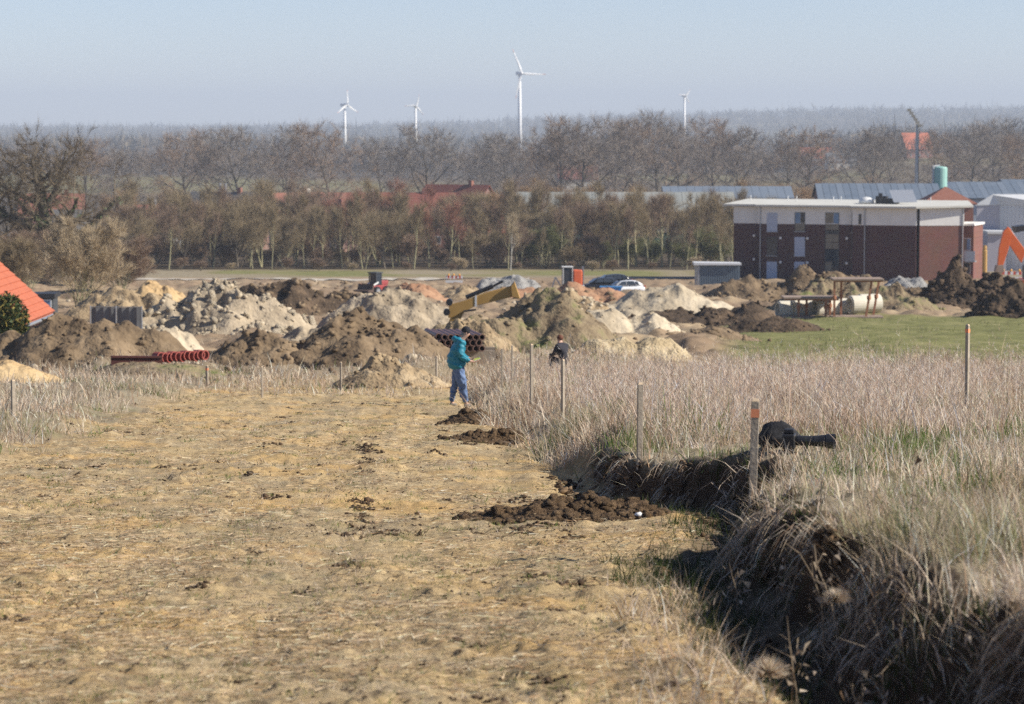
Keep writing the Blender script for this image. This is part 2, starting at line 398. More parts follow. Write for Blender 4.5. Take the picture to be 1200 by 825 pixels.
# ------------------------------------------------------------------ grass and litter (nobody could count it)
def blades(name, pts, hgt, wid, lean, col, seed, mtl, bend=.6, dirs=None, seg=2):
    """thin bent blades: each a ribbon of seg segments ending in a point"""
    r = np.random.RandomState(seed); n = len(pts)
    a = r.rand(n) * 6.283 if dirs is None else dirs
    ld = np.stack([np.cos(a), np.sin(a), np.zeros(n)], 1)
    fa = r.rand(n) * 6.283; sd = np.stack([np.cos(fa), np.sin(fa), np.zeros(n)], 1) * wid[:, None] / 2
    rings = []
    for k in range(seg + 1):
        t = k / seg
        p = pts + ld * (hgt * lean * (t * (1 - bend) + bend * t * t))[:, None]
        p[:, 2] += hgt * (t * np.sqrt(np.maximum(1 - (lean * .8) ** 2, .05)) - bend * lean * .25 * t * t)
        if k < seg: rings += [p - sd * (1 - .5 * t), p + sd * (1 - .5 * t)]
        else: rings += [p]
    m_ = len(rings); v = np.stack(rings, 1).reshape(-1, 3)
    fs = []
    for k in range(seg - 1): fs += [(2 * k, 2 * k + 1, 2 * k + 3), (2 * k, 2 * k + 3, 2 * k + 2)]
    fs += [(2 * seg - 2, 2 * seg - 1, 2 * seg)]
    f = (np.array(fs)[None] + (np.arange(n) * m_)[:, None, None]).reshape(-1, 3)
    c = np.repeat(col, m_, 0)
    me = mesh_np(name, v, f, c)
    return link(name, me, mtl)
M_GRASS = mat_attr('dry grass', .75, .35)
def straw_col(r, n, pale=1.0):
    base = np.array([[.46, .375, .26], [.53, .445, .34], [.38, .31, .22], [.58, .50, .39], [.29, .195, .12], [.43, .35, .27]])
    c = base[r.randint(0, 6, n)] * (.62 + 1.0 * r.rand(n, 1) ** 1.3) * pale * 1.36 * np.array([1.0, .98, 1.0])
    c = np.minimum(c, .82)
    return c
def wedge(r, n, d0, d1, u0, u1, p=1.0):
    """random ground points in front of the camera place, thinning out with distance"""
    d = np.exp(np.log(d0) + (np.log(d1) - np.log(d0)) * r.rand(n) ** p)
    u = u0 + (u1 - u0) * r.rand(n)
    return u * d, d
def grass_right():
    r = np.random.RandomState(5)
    # short dense understorey
    x, y = wedge(r, 330000, 10.2, 98, -.03, .22, .85)
    sl = (.55 + .35 * sstep(18, 26, y)) * np.clip(1.8 * fbm(y * .42, x * 0 + 9.7, 46, 2) + .15, 0, 1)
    dr = x - edge_r(y) + .1 * fbm(x * 3, y * 3, 150, 2) + .38 * sstep(29, 40, y) + .5 * sl
    dens = sstep(-.02, .2, dr) * (.16 + .84 * sstep(-.3, .3, fbm(x * .7, y * .5, 151, 4))) * (.45 + .55 * sstep(.1, .5, dr))
    bare = np.exp(-((x - 2.9) / 1.3) ** 2 - ((y - 25) / 2.5) ** 2)
    k = r.rand(len(x)) < dens * (1 - .55 * bare) * (1 - sstep(88, 98, y) * .6)
    x, y, dr = x[k], y[k], dr[k]; n = len(x)
    z = terrain(x, y) - .02
    clump = 1.0 * fbm(x * 1.5, y * 1.1, 152, 4) + .7 * fbm(x * .45, y * .3, 156, 3)
    pt = fbm(x * .9, y * .6, 149, 3)[:, None]; patch = np.clip(.95 + .55 * pt, .5, 1.3) * np.array([1, 1, 1]) * (1 + np.array([.10, -.02, -.12]) * np.clip(-2 * pt, 0, 1))
    h = (.05 + .36 * r.rand(n) ** 1.7 + .16 * r.rand(n) ** 2 * (1 - sstep(16, 30, y))) * (1 + .75 * clump) * (.75 + .5 * sstep(26, 40, y)) + .02
    w = .0032 + .00022 * y
    c = straw_col(r, n, .95) * patch
    g = sstep(.22, .5, fbm(x * .8, y * .6, 153, 3) + .25 * np.exp(-((y - 27) / 5) ** 2)) * (r.rand(n) < .75)
    gc = np.array([.115, .165, .04]) * (.7 + .9 * r.rand(n, 1))
    c = c * (1 - g[:, None]) + gc * g[:, None]
    lean = .15 + .95 * r.rand(n)
    dirs = r.rand(n) * 6.283
    over = (dr < .22) & (y < 34)
    dirs = np.where(over & (r.rand(n) < .6), math.pi + (r.rand(n) - .5) * 2.6, dirs); lean = np.where(over, .55 + .55 * r.rand(n), lean)
    h = np.where(over, h * (.4 + .7 * r.rand(n) ** 2), h)
    o = blades('dry_grass', np.stack([x, y, z], 1), h, w, lean, c, 6, M_GRASS, dirs=dirs)
    tag(o, 'matted pale dry grass with green patches covering the raised bank', 'grass', kind='stuff')
    # ragged tufts hanging over the undercut edge
    x, y = wedge(r, 160000, 10.2, 34, .02, .25, 1.0); dr = x - edge_r(y)
    k = (dr > -.05) & (dr < .30) & (r.rand(len(x)) < sstep(.05, .45, fbm(x * 2.6, y * 2.2, 158, 3)) * np.where(y < 18, .34, .6)); x, y = x[k], y[k]; n = len(x)
    L = (.10 + .28 * r.rand(n)) * (1 + .6 * fbm(x * 2, y * 1.6, 159, 2)); a = math.pi + r.normal(0, .75, n); ld = np.stack([np.cos(a), np.sin(a)], 1)
    p0 = np.stack([x, y, terrain(x, y) - .01], 1); up_ = .25 + .5 * r.rand(n); fa = r.rand(n) * 6.283; sd = np.stack([np.cos(fa), np.sin(fa), np.zeros(n)], 1) * (.0022 + .00012 * y)[:, None]
    ring = []
    for t in (0, .4, .72, 1.0):
        p = p0.copy(); p[:, :2] += ld * (L * (.75 * t))[:, None]; p[:, 2] += L * (up_ * 1.6 * t - (up_ + .75) * t * t)
        ring += [p - sd * (1 - .6 * t), p + sd * (1 - .6 * t)] if t < 1 else [p]
    v = np.stack(ring, 1).reshape(-1, 3); f = (np.array([(0, 1, 3), (0, 3, 2), (2, 3, 5), (2, 5, 4), (4, 5, 6)])[None] + (np.arange(n) * 7)[:, None, None]).reshape(-1, 3)
    o = link('overhanging_grass', mesh_np('overhanging_grass', v, f, np.repeat(straw_col(r, n, .8), 7, 0)), M_GRASS)  # straw tone lowered to help darken the shade on the bank face
    tag(o, 'tangled straw grass hanging over the undercut bank edge', 'grass', kind='stuff')
    # tall dead stalks
    x, y = wedge(r, 56000, 11, 92, -.02, .22, .5)
    dr = x - edge_r(y)
    dens = sstep(.3, 1.0, dr) * (.03 + .65 * sstep(-.1, .45, fbm(x * .6, y * .3, 155, 4))) * (.06 + .94 * sstep(27, 36, y)) * (1 - .7 * sstep(80, 92, y))
    k = r.rand(len(x)) < dens; x, y = x[k], y[k]; n = len(x)
    h = (.22 + .68 * r.rand(n) ** 2) * (1 + .35 * fbm(x * .8, y * .5, 157, 3)) + .55 * r.rand(n) * sstep(.05, .1, x / y) * sstep(42, 58, y) * (r.rand(n) < .4)
    o = blades('dead_stalks', np.stack([x, y, terrain(x, y) - .02], 1), h, .0030 + .00016 * y, .04 + .75 * r.rand(n) ** 1.8, straw_col(r, n, 1.08) * np.array([1.03, 1, 1.04]), 8, M_GRASS, bend=.5)
    tag(o, 'tall upright dead weed stalks standing in the dry grass field', 'weeds', kind='stuff')
    # feathery side twigs on the weeds
    j = r.randint(0, n, 70000)
    t = .35 + .6 * r.rand(len(j))
    pts = np.stack([x[j] + (r.rand(len(j)) - .5) * .12, y[j] + (r.rand(len(j)) - .5) * .12, terrain(x[j], y[j]) + h[j] * t], 1)
    o = blades('weed_twigs', pts, .05 + .13 * r.rand(len(j)), .0028 + .00013 * y[j], .4 + .5 * r.rand(len(j)), straw_col(r, len(j), .98) * np.array([1.03, 1, 1.05]), 9, M_GRASS, seg=1)
    tag(o, 'fine branching side twigs of the dead weeds on the bank', 'weeds', kind='stuff')
grass_right()
def grass_left():
    r = np.random.RandomState(15)
    x, y = wedge(r, 110000, 22, 92, -.215, -.02, .7)
    dl = edge_l(y) - x + .7 * fbm(x * .8, y * .8, 160, 3)
    back = sstep(66, 76, y + 2 * fbm(x * .6, y * .6, 161, 2)) * (x < -1.5)
    dens = np.maximum(sstep(-.1, .8, dl), back * .8) * (.2 + .8 * sstep(-.3, .3, fbm(x * .5, y * .4, 162, 3)))
    k = r.rand(len(x)) < dens; x, y = x[k], y[k]; n = len(x)
    cl = fbm(x * .7, y * .5, 163, 3)
    h = (.06 + .26 * r.rand(n) ** 1.6) * (1 + 1.1 * cl) + .02
    tall = r.rand(n) < .05; h = np.where(tall, h + .35 * r.rand(n), h)
    c = straw_col(r, n, .95); g = sstep(.15, .5, fbm(x * .6, y * .5, 164, 3))[:, None] * (r.rand(n, 1) < .6)
    c = c * (1 - g) + np.array([.12, .165, .045]) * (.7 + .8 * r.rand(n, 1)) * g
    o = blades('dry_grass', np.stack([x, y, terrain(x, y) - .02], 1), h, .003 + .00023 * y, np.where(tall, .1 + .3 * r.rand(n), .3 + .6 * r.rand(n)), c, 16, M_GRASS)
    tag(o, 'thin pale dry grass along the stake line beside the dirt mounds', 'grass', kind='stuff')
grass_left()
def litter_strip():
    r = np.random.RandomState(25)
    x, y = wedge(r, 140000, 10.5, 78, -.2, .13, 1.1)
    ok = (x < edge_r(y) - .05) & (x > edge_l(y) - .3)
    dens = .12 + .88 * sstep(-.12, .35, fbm(x * .75, y * .55, 170, 4))
    k = ok & (r.rand(len(x)) < dens); x, y = x[k], y[k]; n = len(x)
    ln = .03 + .16 * r.rand(n) ** 2; a = r.normal(0, .9, n) + .3
    p = np.stack([x, y, terrain(x, y) + .006 + .018 * r.rand(n)], 1)
    d = np.stack([np.cos(a), np.sin(a), (r.rand(n) - .4) * .35], 1) * ln[:, None]
    d[:, 2] -= .0714 * d[:, 1]
    w = (.0016 + .00012 * y) * (.6 + .8 * r.rand(n)); sd = np.stack([-np.sin(a), np.cos(a), r.rand(n) * .6], 1) * w[:, None]
    v = np.stack([p - d / 2 - sd, p - d / 2 + sd, p + d / 2], 1).reshape(-1, 3)
    f = np.arange(n * 3).reshape(-1, 3)
    c = straw_col(r, n, .92) * np.array([1, .95, .80]); dk = r.rand(n) < .25; c[dk] *= .42
    o = link('straw_litter', mesh_np('straw_litter', v, f, np.repeat(c, 3, 0)), M_GRASS)
    tag(o, 'broken straw and stubble scattered over the bare sandy strip', 'straw', kind='stuff')
    # short tufts
    cx, cy = wedge(r, 1700, 11, 74, -.19, .08, .9)
    ok = (cx < edge_r(cy) - .1) & (cx > edge_l(cy)); cx, cy = cx[ok], cy[ok]
    m = 26; x = (cx[:, None] + r.normal(0, .07, (len(cx), m))).ravel(); y = (cy[:, None] + r.normal(0, .08, (len(cx), m))).ravel(); n = len(x)
    isg = np.repeat(r.rand(len(cx)) < .5, m)
    c = np.where(isg[:, None], np.array([.14, .175, .045]) * (.6 + .9 * r.rand(n, 1)), straw_col(r, n, .8))
    o = blades('grass_tufts', np.stack([x, y, terrain(x, y) - .01], 1), .02 + .06 * r.rand(n), .003 + .0002 * y, .4 + .6 * r.rand(n), c, 26, M_GRASS, seg=1)
    tag(o, 'small green and yellow grass tufts sprouting from the bare strip', 'grass', kind='stuff')
    # clods: ragged clusters of small crumbs and dark roots
    cx, cy = wedge(r, 1500, 10.6, 76, -.2, .1, 1.0)
    k = (cx < edge_r(cy) - .1) & (cx > edge_l(cy) - .5) & (r.rand(len(cx)) < .12 + .88 * sstep(.0, .5, fbm(cx * .6, cy * .35, 175, 4))); cx, cy = cx[k], cy[k]
    nt = 120; t = r.rand(nt); t = t[fbm(t * 9, t * 0 + 4, 174, 2) > .12]; nt = len(t); tx = -.95 - 1.35 * t + r.normal(0, .06, nt); ty = 17 + 28 * t
    cx = np.concatenate([cx, tx]); cy = np.concatenate([cy, ty])
    big = .35 + 1.3 * r.rand(len(cx)) ** 3; m = 13
    x = (cx[:, None] + r.normal(0, .045, (len(cx), m)) * big[:, None]).ravel(); y = (cy[:, None] + r.normal(0, .05, (len(cx), m)) * big[:, None]).ravel()
    sz = ((.006 + .016 * r.rand(len(cx), m) ** 2) * big[:, None]).ravel() + .00012 * y
    fx, fy = wedge(r, 9000, 10.6, 76, -.2, .1, 1.0); k = (fx < edge_r(fy)) & (fx > edge_l(fy) - .5) & (r.rand(len(fx)) < .25 + .75 * sstep(-.1, .4, fbm(fx * 1.2, fy * .7, 179, 3))); fx, fy = fx[k], fy[k]
    x = np.concatenate([x, fx]); y = np.concatenate([y, fy]); sz = np.concatenate([sz, .003 + .005 * r.rand(len(fx)) + .00014 * fy])
    v, f = chunks(np.stack([x, y, terrain(x, y) + sz * .25], 1), sz, 27, .8, .5)
    o = link('soil_clods', mesh_np('soil_clods', v, f), mat('dark soil', (.035, .023, .014), (.11, .07, .04), 12, .95, .4))
    tag(o, 'dark clods of soil strewn over the sandy strip', 'soil', kind='stuff')
    m = 9; x = (cx[:, None] + r.normal(0, .06, (len(cx), m))).ravel(); y = (cy[:, None] + r.normal(0, .06, (len(cx), m))).ravel(); n = len(x)
    o = blades('dark_roots', np.stack([x, y, terrain(x, y)], 1), .02 + .07 * r.rand(n), .0035 + .00022 * y, .7 + .5 * r.rand(n), np.array([.06, .042, .026]) * (.5 + r.rand(n, 1)), 29, M_GRASS, seg=1)
    tag(o, 'dark root bits and dead plant scraps on the bare strip', 'roots', kind='stuff')
    # tangle of long straw at the edge of the bank shadow
    n = 900; u = r.rand(n); y = 11.8 + 5.5 * u + r.normal(0, .3, n); x = .95 + .12 * r.normal(0, 1.6, n) + .25 * fbm(y, y * 0, 178, 2); k = x < edge_r(y) - .1; x, y = x[k], y[k]; n = len(x)
    o = blades('straw_tangle', np.stack([x, y, terrain(x, y)], 1), .10 + .22 * r.rand(n) ** 2, .0045 + .002 * r.rand(n), .35 + .75 * r.rand(n), straw_col(r, n, .95), 30, M_GRASS)
    tag(o, 'tangle of long pale straw along the edge of the bank shadow', 'straw', kind='stuff')
litter_strip()

def site_floor():
    r = np.random.RandomState(41)
    x, y = wedge(r, 15000, 78, 320, -.2, .2, 1.2)
    fld = (y > 88) & (y < 184) & (x / y > .07)
    dens = sstep(-.1, .45, fbm(x * .12, y * .07, 180, 4))
    k = ~fld & (r.rand(len(x)) < .08 + .92 * dens); x, y = x[k], y[k]; n = len(x)
    s = (.03 + .16 * r.rand(n) ** 4) * (.7 + y / 300)
    v, f = chunks(np.stack([x, y, terrain(x, y) + s * .2], 1), s, 42, .75, .42)
    c = np.array([[.10, .07, .045], [.22, .16, .10], [.34, .26, .17], [.16, .11, .07], [.45, .38, .28]])[r.randint(0, 5, n)]
    o = link('churned_clods', mesh_np('churned_clods', v, f, np.repeat(c, 12, 0)), mat_attr('churned earth', .95))
    tag(o, 'churned clods and stones scattered between the mounds', 'soil', kind='stuff')
    x, y = wedge(r, 60000, 76, 250, -.2, .2, .9)
    fld = (y > 88) & (y < 184) & (x / y > .07)
    k = r.rand(len(x)) < sstep(.0, .4, fbm(x * .14, y * .08, 185, 4)) * np.where(fld, .9, 1); fl = fld[k]; x, y = x[k], y[k]; n = len(x)
    g = sstep(-.1, .3, fbm(x * .1, y * .06, 186, 3))[:, None] * (r.rand(n, 1) < .7)
    c = straw_col(r, n, .8) * (1 - g) + np.array([.14, .17, .055]) * (.7 + .7 * r.rand(n, 1)) * g
    c[fl] = np.where(r.rand(fl.sum(), 1) < .6, np.array([.19, .205, .075]), np.array([.42, .36, .22])) * (.7 + .6 * r.rand(fl.sum(), 1))
    o = blades('site_weeds', np.stack([x, y, terrain(x, y) - .02], 1), .1 + .3 * r.rand(n) ** 2, .006 + .0002 * y, .2 + .7 * r.rand(n), c, 43, M_GRASS, seg=1)
    tag(o, 'thin weeds growing on the disturbed ground between the mounds', 'weeds', kind='stuff')
    x, y = wedge(r, 90000, 10, 34, .02, .24, 1.0)
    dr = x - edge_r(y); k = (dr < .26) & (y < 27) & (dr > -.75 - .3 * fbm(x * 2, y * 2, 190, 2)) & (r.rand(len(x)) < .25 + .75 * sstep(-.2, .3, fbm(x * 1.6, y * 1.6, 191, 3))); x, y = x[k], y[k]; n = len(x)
    g = (r.rand(n, 1) < .82); c = np.where(g, np.array([.055, .075, .022]) * (.5 + r.rand(n, 1)), straw_col(r, n, .42))  # blade colours lowered to paint in the deep shade below the bank
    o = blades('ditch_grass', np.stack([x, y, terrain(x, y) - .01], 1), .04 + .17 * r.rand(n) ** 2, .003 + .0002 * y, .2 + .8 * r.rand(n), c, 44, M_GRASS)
    tag(o, 'green grass darkened for the shade at the foot of the undercut bank', 'grass', kind='stuff')
site_floor()
def bank_foot():
    r = np.random.RandomState(51)
    x, y = wedge(r, 60000, 16, 36, .0, .14, 1.0); dr = x - edge_r(y)
    k = (dr > -.55) & (dr < .2) & (r.rand(len(x)) < sstep(-.15, .4, fbm(x * 1.8, y * 1.2, 195, 3)) * (1 - sstep(-.25, -.55, dr) * .0) * .55); x, y = x[k], y[k]; n = len(x)
    s = .006 + .035 * r.rand(n) ** 4 + .0002 * y
    v, f = chunks(np.stack([x, y, terrain(x, y) + s * .25], 1), s, 52, .8, .5)
    c = np.array([[.05, .032, .02], [.12, .078, .045], [.20, .135, .08], [.08, .052, .03]])[r.randint(0, 4, n)]
    o = link('crumbled_bank_soil', mesh_np('crumbled_bank_soil', v, f, np.repeat(c, 12, 0)), mat_attr('bank soil', .95))
    tag(o, 'crumbled soil fallen from the undercut bank along its foot', 'soil', kind='stuff')
bank_foot()

# ------------------------------------------------------------------ mounds of earth, sand and stone
def soil(name, a, b, c, scale=1.2):
    """cloddy earth of three tones with relief"""
    if name in MATS: return MATS[name]
    m = mat(name, a, b, scale, .95, .9, scale * 7, 8, dist=.12)
    r = [n for n in m.node_tree.nodes if n.bl_idname == 'ShaderNodeValToRGB'][0]
    e = r.color_ramp.elements.new(.52); e.color = (*c, 1)
    return m
S_TAN = soil('tan earth', (0.171, 0.120, 0.072), (0.483, 0.378, 0.242), (0.351, 0.259, 0.151))
S_BRN = soil('brown earth', (0.077, 0.052, 0.032), (0.289, 0.212, 0.132), (0.190, 0.134, 0.079), .8)
S_DRK = soil('dark topsoil', (.035, .024, .016), (.17, .115, .07), (.085, .058, .036), .9)
S_GRY = soil('grey sand', (0.209, 0.164, 0.113), (0.503, 0.413, 0.296), (0.374, 0.302, 0.208), .7)
S_PAL = soil('pale sand', (0.286, 0.231, 0.157), (0.602, 0.511, 0.375), (0.475, 0.396, 0.280), .5)
S_YEL = soil('yellow sand', (.38, .25, .12), (.58, .43, .24), (.50, .35, .18), .6)
S_RED = soil('reddish earth', (.24, .12, .065), (.44, .27, .16), (.34, .19, .11), .6)
S_GVL = soil('grey gravel', (.22, .21, .20), (.44, .425, .40), (.33, .32, .30), 3)
S_MGR = soil('overgrown earth', (0.105, 0.072, 0.044), (0.148, 0.168, 0.049), (0.258, 0.198, 0.120), .9)
S_STR = soil('straw', (0.290, 0.217, 0.121), (0.593, 0.494, 0.327), (0.460, 0.363, 0.221), 1.5)
MOUND_RNG = np.random.RandomState(77)
def mound(label, px, ytop, ybase, hw, m, peaks=((0, 1, 1),), deep=.9, d=None, rough=.2, nclod=120, clod=.14, cm=None, name='dirt_mound', seed=None, power=.95, cat='mound', side=0):
    d0 = d if d else gd(px, ybase)
    seed = seed if seed is not None else int(px * 7 + ybase)
    hw = hw * 1.22; rx = hw / F * d0; ry = rx * deep; cy = d0 + ry * .75
    x0 = px2x(px, cy); gz = tz(x0, cy)
    H = max(.15, W(px, ytop, cy).z - gz)
    rx = hw / F * cy
    rough = rough * 1.2
    def hgt(X, Y):
        u = X / rx; w = Y / ry
        wu = u + .22 * fbm(u * 2.1 + seed, w * 2.1, 200 + seed % 37, 3); ww = w + .22 * fbm(u * 2.1, w * 2.1 + seed, 210 + seed % 31, 3)
        h = np.zeros_like(u)
        for (cx, hh, sr) in peaks:
            r = np.sqrt(((wu - cx) / sr) ** 2 + (ww / max(sr, .55)) ** 2)
            h = np.maximum(h, hh * (np.maximum(0, 1.03 - np.sqrt(r * r + .012)) ** power))
        n = fbm(u * 3.2 + seed * .3, w * 3.2, 220 + seed % 29, 4)
        rid = 1 - np.abs(fbm(u * 5.5 + seed * .7, w * 2.4, 230 + seed % 23, 3)) * 2
        n5 = fbm(u * 13 + seed, w * 13, 240 + seed % 19, 3)
        h = h * (1 + rough * 1.4 * n) + rough * .45 * np.minimum(h, .4) * rid + rough * .14 * np.minimum(h, .3) * n5
        return h * H
    nr, na = 46, 130
    rr = np.linspace(0, 1, nr) ** .8 * 1.12; aa = np.linspace(0, 2 * math.pi, na, endpoint=False)
    Rg, Ag = np.meshgrid(rr, aa, indexing='ij')
    X = Rg * np.cos(Ag) * rx; Y = Rg * np.sin(Ag) * ry
    hh = hgt(X, Y)
    Z = terrain(X + x0, Y + cy) + hh + .03 - .25 * sstep(.9, 1.12, Rg) * (hh < .05)
    v = np.stack([X, Y, Z - gz], -1).reshape(-1, 3)
    idx = np.arange(nr * na).reshape(nr, na); nx = np.roll(idx, -1, 1)
    f = np.stack([idx[:-1], idx[1:], nx[1:], nx[:-1]], -1).reshape(-1, 4)
    root = empty(name, (x0, cy, gz), label, cat)
    link('heap', mesh_np('heap', v, f), m, root, smooth=True)
    if nclod:
        nclod = int(nclod * (2.2 if name == 'soil_heap' else 1.5))
        r = np.random.RandomState(seed)
        a = r.rand(nclod) * 6.283; q = r.rand(nclod) ** .6 * (1.3 if name == 'soil_heap' else 1.12)
        X = q * np.cos(a) * rx; Y = q * np.sin(a) * ry
        s = clod * (.14 + .75 * r.rand(nclod) ** 4)
        Zc = terrain(X + x0, Y + cy) + hgt(X, Y) - gz + s * .15
        v, f = chunks(np.stack([X, Y, Zc], 1), s, seed, .8, .42)
        o = link('clods', mesh_np('clods', v, f), cm or m, root); tag(o, kind='stuff')
    return root, x0, cy, gz, hgt, rx, ry
mound('small tan earth mound at the end of the bare strip', 460, 419, 467, 56, S_TAN, ((-.15, 1, .9), (.35, .75, .65)), nclod=260, clod=.10, rough=.22, d=73)
mound('brown mound with dark shaded flank behind the small tan mound', 428, 366, 452, 92, S_BRN, ((-.1, 1, .95), (.45, .6, .6), (-.55, .55, .5)), nclod=420, clod=.16, rough=.24, d=88)
mound('large grey sand heap behind the brown mound', 452, 338, 405, 80, S_GRY, ((.05, 1, 1.0), (-.4, .8, .7), (.5, .5, .5)), nclod=320, clod=.14, rough=.16, d=122)
mound('low grey ridge running down from the grey sand heap', 372, 372, 412, 55, S_GRY, ((.3, 1, .8), (-.3, .6, .8)), nclod=150, clod=.12, rough=.2, d=116)
mound('broad brown mound with furrowed flank in front of the grey screen fence', 92, 366, 440, 92, S_BRN, ((-.15, 1, .95), (.4, .8, .7)), nclod=420, clod=.15, rough=.2, d=90)
mound('rounded brown mound beside the red pipes', 300, 389, 442, 58, S_BRN, ((0, 1, 1), (.4, .7, .5)), nclod=260, clod=.13, rough=.22, d=88)
mound('yellow sandy hump at the end of the stake line', -6, 420, 466, 62, S_YEL, nclod=80, clod=.1, rough=.14, d=72)
mound('low weedy bank below the red pipes', 185, 426, 450, 66, S_MGR, ((0, 1, 1), (-.5, .8, .5)), nclod=150, clod=.1, rough=.25, d=82)
mound('dark clod heap beside the evergreen bush', 22, 392, 425, 50, S_BRN, ((0, 1, 1),), nclod=160, clod=.14, rough=.25, d=100)
mound('pale sand streak heap between the screen fence and red pipes', 190, 384, 416, 40, S_PAL, nclod=60, clod=.12, d=112)
mound('brown earth mound behind the grey screen fence', 152, 333, 376, 62, S_TAN, ((-.2, 1, .9), (.4, .8, .6)), nclod=160, clod=.2, d=165)
mound('bright yellow sand heap behind the pale stone rubble', 186, 331, 362, 42, S_YEL, nclod=60, clod=.2, d=195)
mound('dark brown clod heap left of the small red dumper', 352, 328, 366, 72, S_DRK, ((-.1, 1, .8), (.45, .7, .6), (-.6, .7, .5)), nclod=420, clod=.38, rough=.3, d=188, cm=S_BRN)
mound('second dark clod heap in front of the gravel path', 305, 333, 358, 62, S_DRK, ((0, 1, .9), (.5, .8, .5), (-.5, .7, .5)), nclod=320, clod=.34, rough=.3, d=215, cm=S_BRN)
mound('reddish sand heap with yellow crown beside the loader', 486, 330, 352, 40, S_RED, ((-.1, 1, .9),), nclod=60, clod=.2, d=232)
mound('low stony heap beside the striped barrier', 548, 333, 350, 34, S_TAN, nclod=80, clod=.2, d=240)
mound('grey gravel heap behind the yellow digger arm', 598, 321, 340, 38, S_GVL, ((.1, 1, .9), (-.4, .7, .5)), nclod=120, clod=.16, d=262)
mound('brown mound carrying the yellow digger arm with weeds on its flank', 612, 350, 424, 104, S_MGR, ((.05, 1, 1.1), (-.55, .62, .6), (.5, .55, .55)), nclod=420, clod=.17, rough=.22, d=104)
mound('sandy brown shoulder behind the stacked brown pipes', 535, 376, 428, 62, S_TAN, ((0, 1, 1), (.5, .6, .5)), nclod=220, clod=.13, rough=.2, d=96)
mound('long reddish clod ridge in front of the parked cars', 660, 334, 356, 72, S_RED, ((-.5, .9, .6), (.1, 1, .6), (.6, .8, .5)), nclod=360, clod=.26, rough=.3, d=222, cm=S_BRN)
mound('big pale sand heap in front of the parked cars', 792, 331, 374, 86, S_PAL, ((-.1, 1, .85), (.5, .5, .6), (-.55, .55, .5)), nclod=140, clod=.2, rough=.16, d=178)
mound('pale sand heap beside the overgrown brown mound', 722, 356, 396, 62, S_PAL, ((-.2, 1, .8), (.4, .65, .65)), nclod=200, clod=.18, rough=.2, d=140)
mound('stony brown rubble heap behind the pale sand', 668, 344, 374, 56, S_TAN, ((0, 1, 1), (-.5, .8, .5)), nclod=420, clod=.22, rough=.25, d=168, cm=S_PAL)
mound('straw coloured sand hump at the edge of the dry grass', 748, 388, 432, 62, S_STR, ((.35, 1, .7), (-.3, .8, .75)), nclod=60, clod=.1, rough=.12, d=94)
mound('dark mud ridge at the foot of the big pale sand heap', 835, 360, 378, 72, S_DRK, ((-.5, .8, .5), (0, .9, .5), (.5, 1, .5)), nclod=380, clod=.24, rough=.35, d=166)
mound('trench lip coloured dark for the shaded hollow in front of the concrete pipes', 902, 370, 402, 52, S_DRK, ((.2, 1, .8), (-.4, .8, .6)), nclod=120, clod=.2, rough=.25, d=148)  # dark soil colour stands in for the shade of the trench hollow
mound('low crumbly mud heap between straw hump and trench', 842, 386, 408, 46, S_BRN, nclod=180, clod=.16, rough=.3, d=128)
mound('long cloddy spoil heap in front of the apartment house', 928, 318, 356, 82, S_BRN, ((-.45, .9, .6), (.1, 1, .6), (.6, .9, .55)), nclod=560, clod=.36, rough=.28, d=226)
mound('dark green grown spoil heap behind the rusty shoring boxes', 968, 324, 364, 66, S_MGR, ((0, 1, .8), (.5, .9, .6)), nclod=320, clod=.34, rough=.25, d=205, cm=S_DRK)
mound('smooth grey sand heap against the apartment house', 1066, 323, 348, 38, S_GVL, nclod=40, clod=.16, d=248)
mound('grassy green spoil mound beside the rusty shoring frame', 1052, 334, 366, 42, S_MGR, nclod=120, clod=.2, d=202)
mound('brown churned heap with pale slab beside the corner of the house', 1098, 328, 354, 42, S_BRN, ((-.3, .9, .6), (.4, 1, .6)), nclod=260, clod=.3, rough=.3, d=222)
mound('big black soil heap under the orange excavator bucket', 1144, 313, 352, 52, S_DRK, ((-.25, .95, .7), (.3, 1, .7)), nclod=620, clod=.42, rough=.3, d=210)
mound('dark soil heap below the excavator tracks', 1200, 330, 372, 48, S_DRK, nclod=260, clod=.3, rough=.3, d=178)
S_FRS = soil('fresh soil', (.06, .037, .02), (.30, .195, .105), (.165, .102, .054), 11)
S_FRC = soil('fresh clods', (.08, .05, .027), (.34, .225, .125), (.21, .135, .072), 14)
mound('heap of freshly dug wet soil at the foot of the bank', 662, 580, 622, 82, S_FRS, ((.35, 1, .55), (-.2, .6, .6), (.75, .6, .3), (-.6, .3, .4)), nclod=3200, clod=.062, rough=.45, d=24.6, deep=.85, cm=S_FRC, name='soil_heap')
mound('low heap of crumbled soil behind the person in teal', 556, 483, 499, 30, S_FRS, ((0, 1, 1), (-.5, .5, .5)), nclod=800, clod=.075, rough=.45, d=49.5, cm=S_FRC, name='soil_heap')
mound('crumbled soil heap touching the bank edge', 578, 503, 519, 42, S_FRS, ((-.3, .8, .6), (.4, 1, .6)), nclod=1000, clod=.07, rough=.45, d=41.5, cm=S_FRC, name='soil_heap', deep=.6)

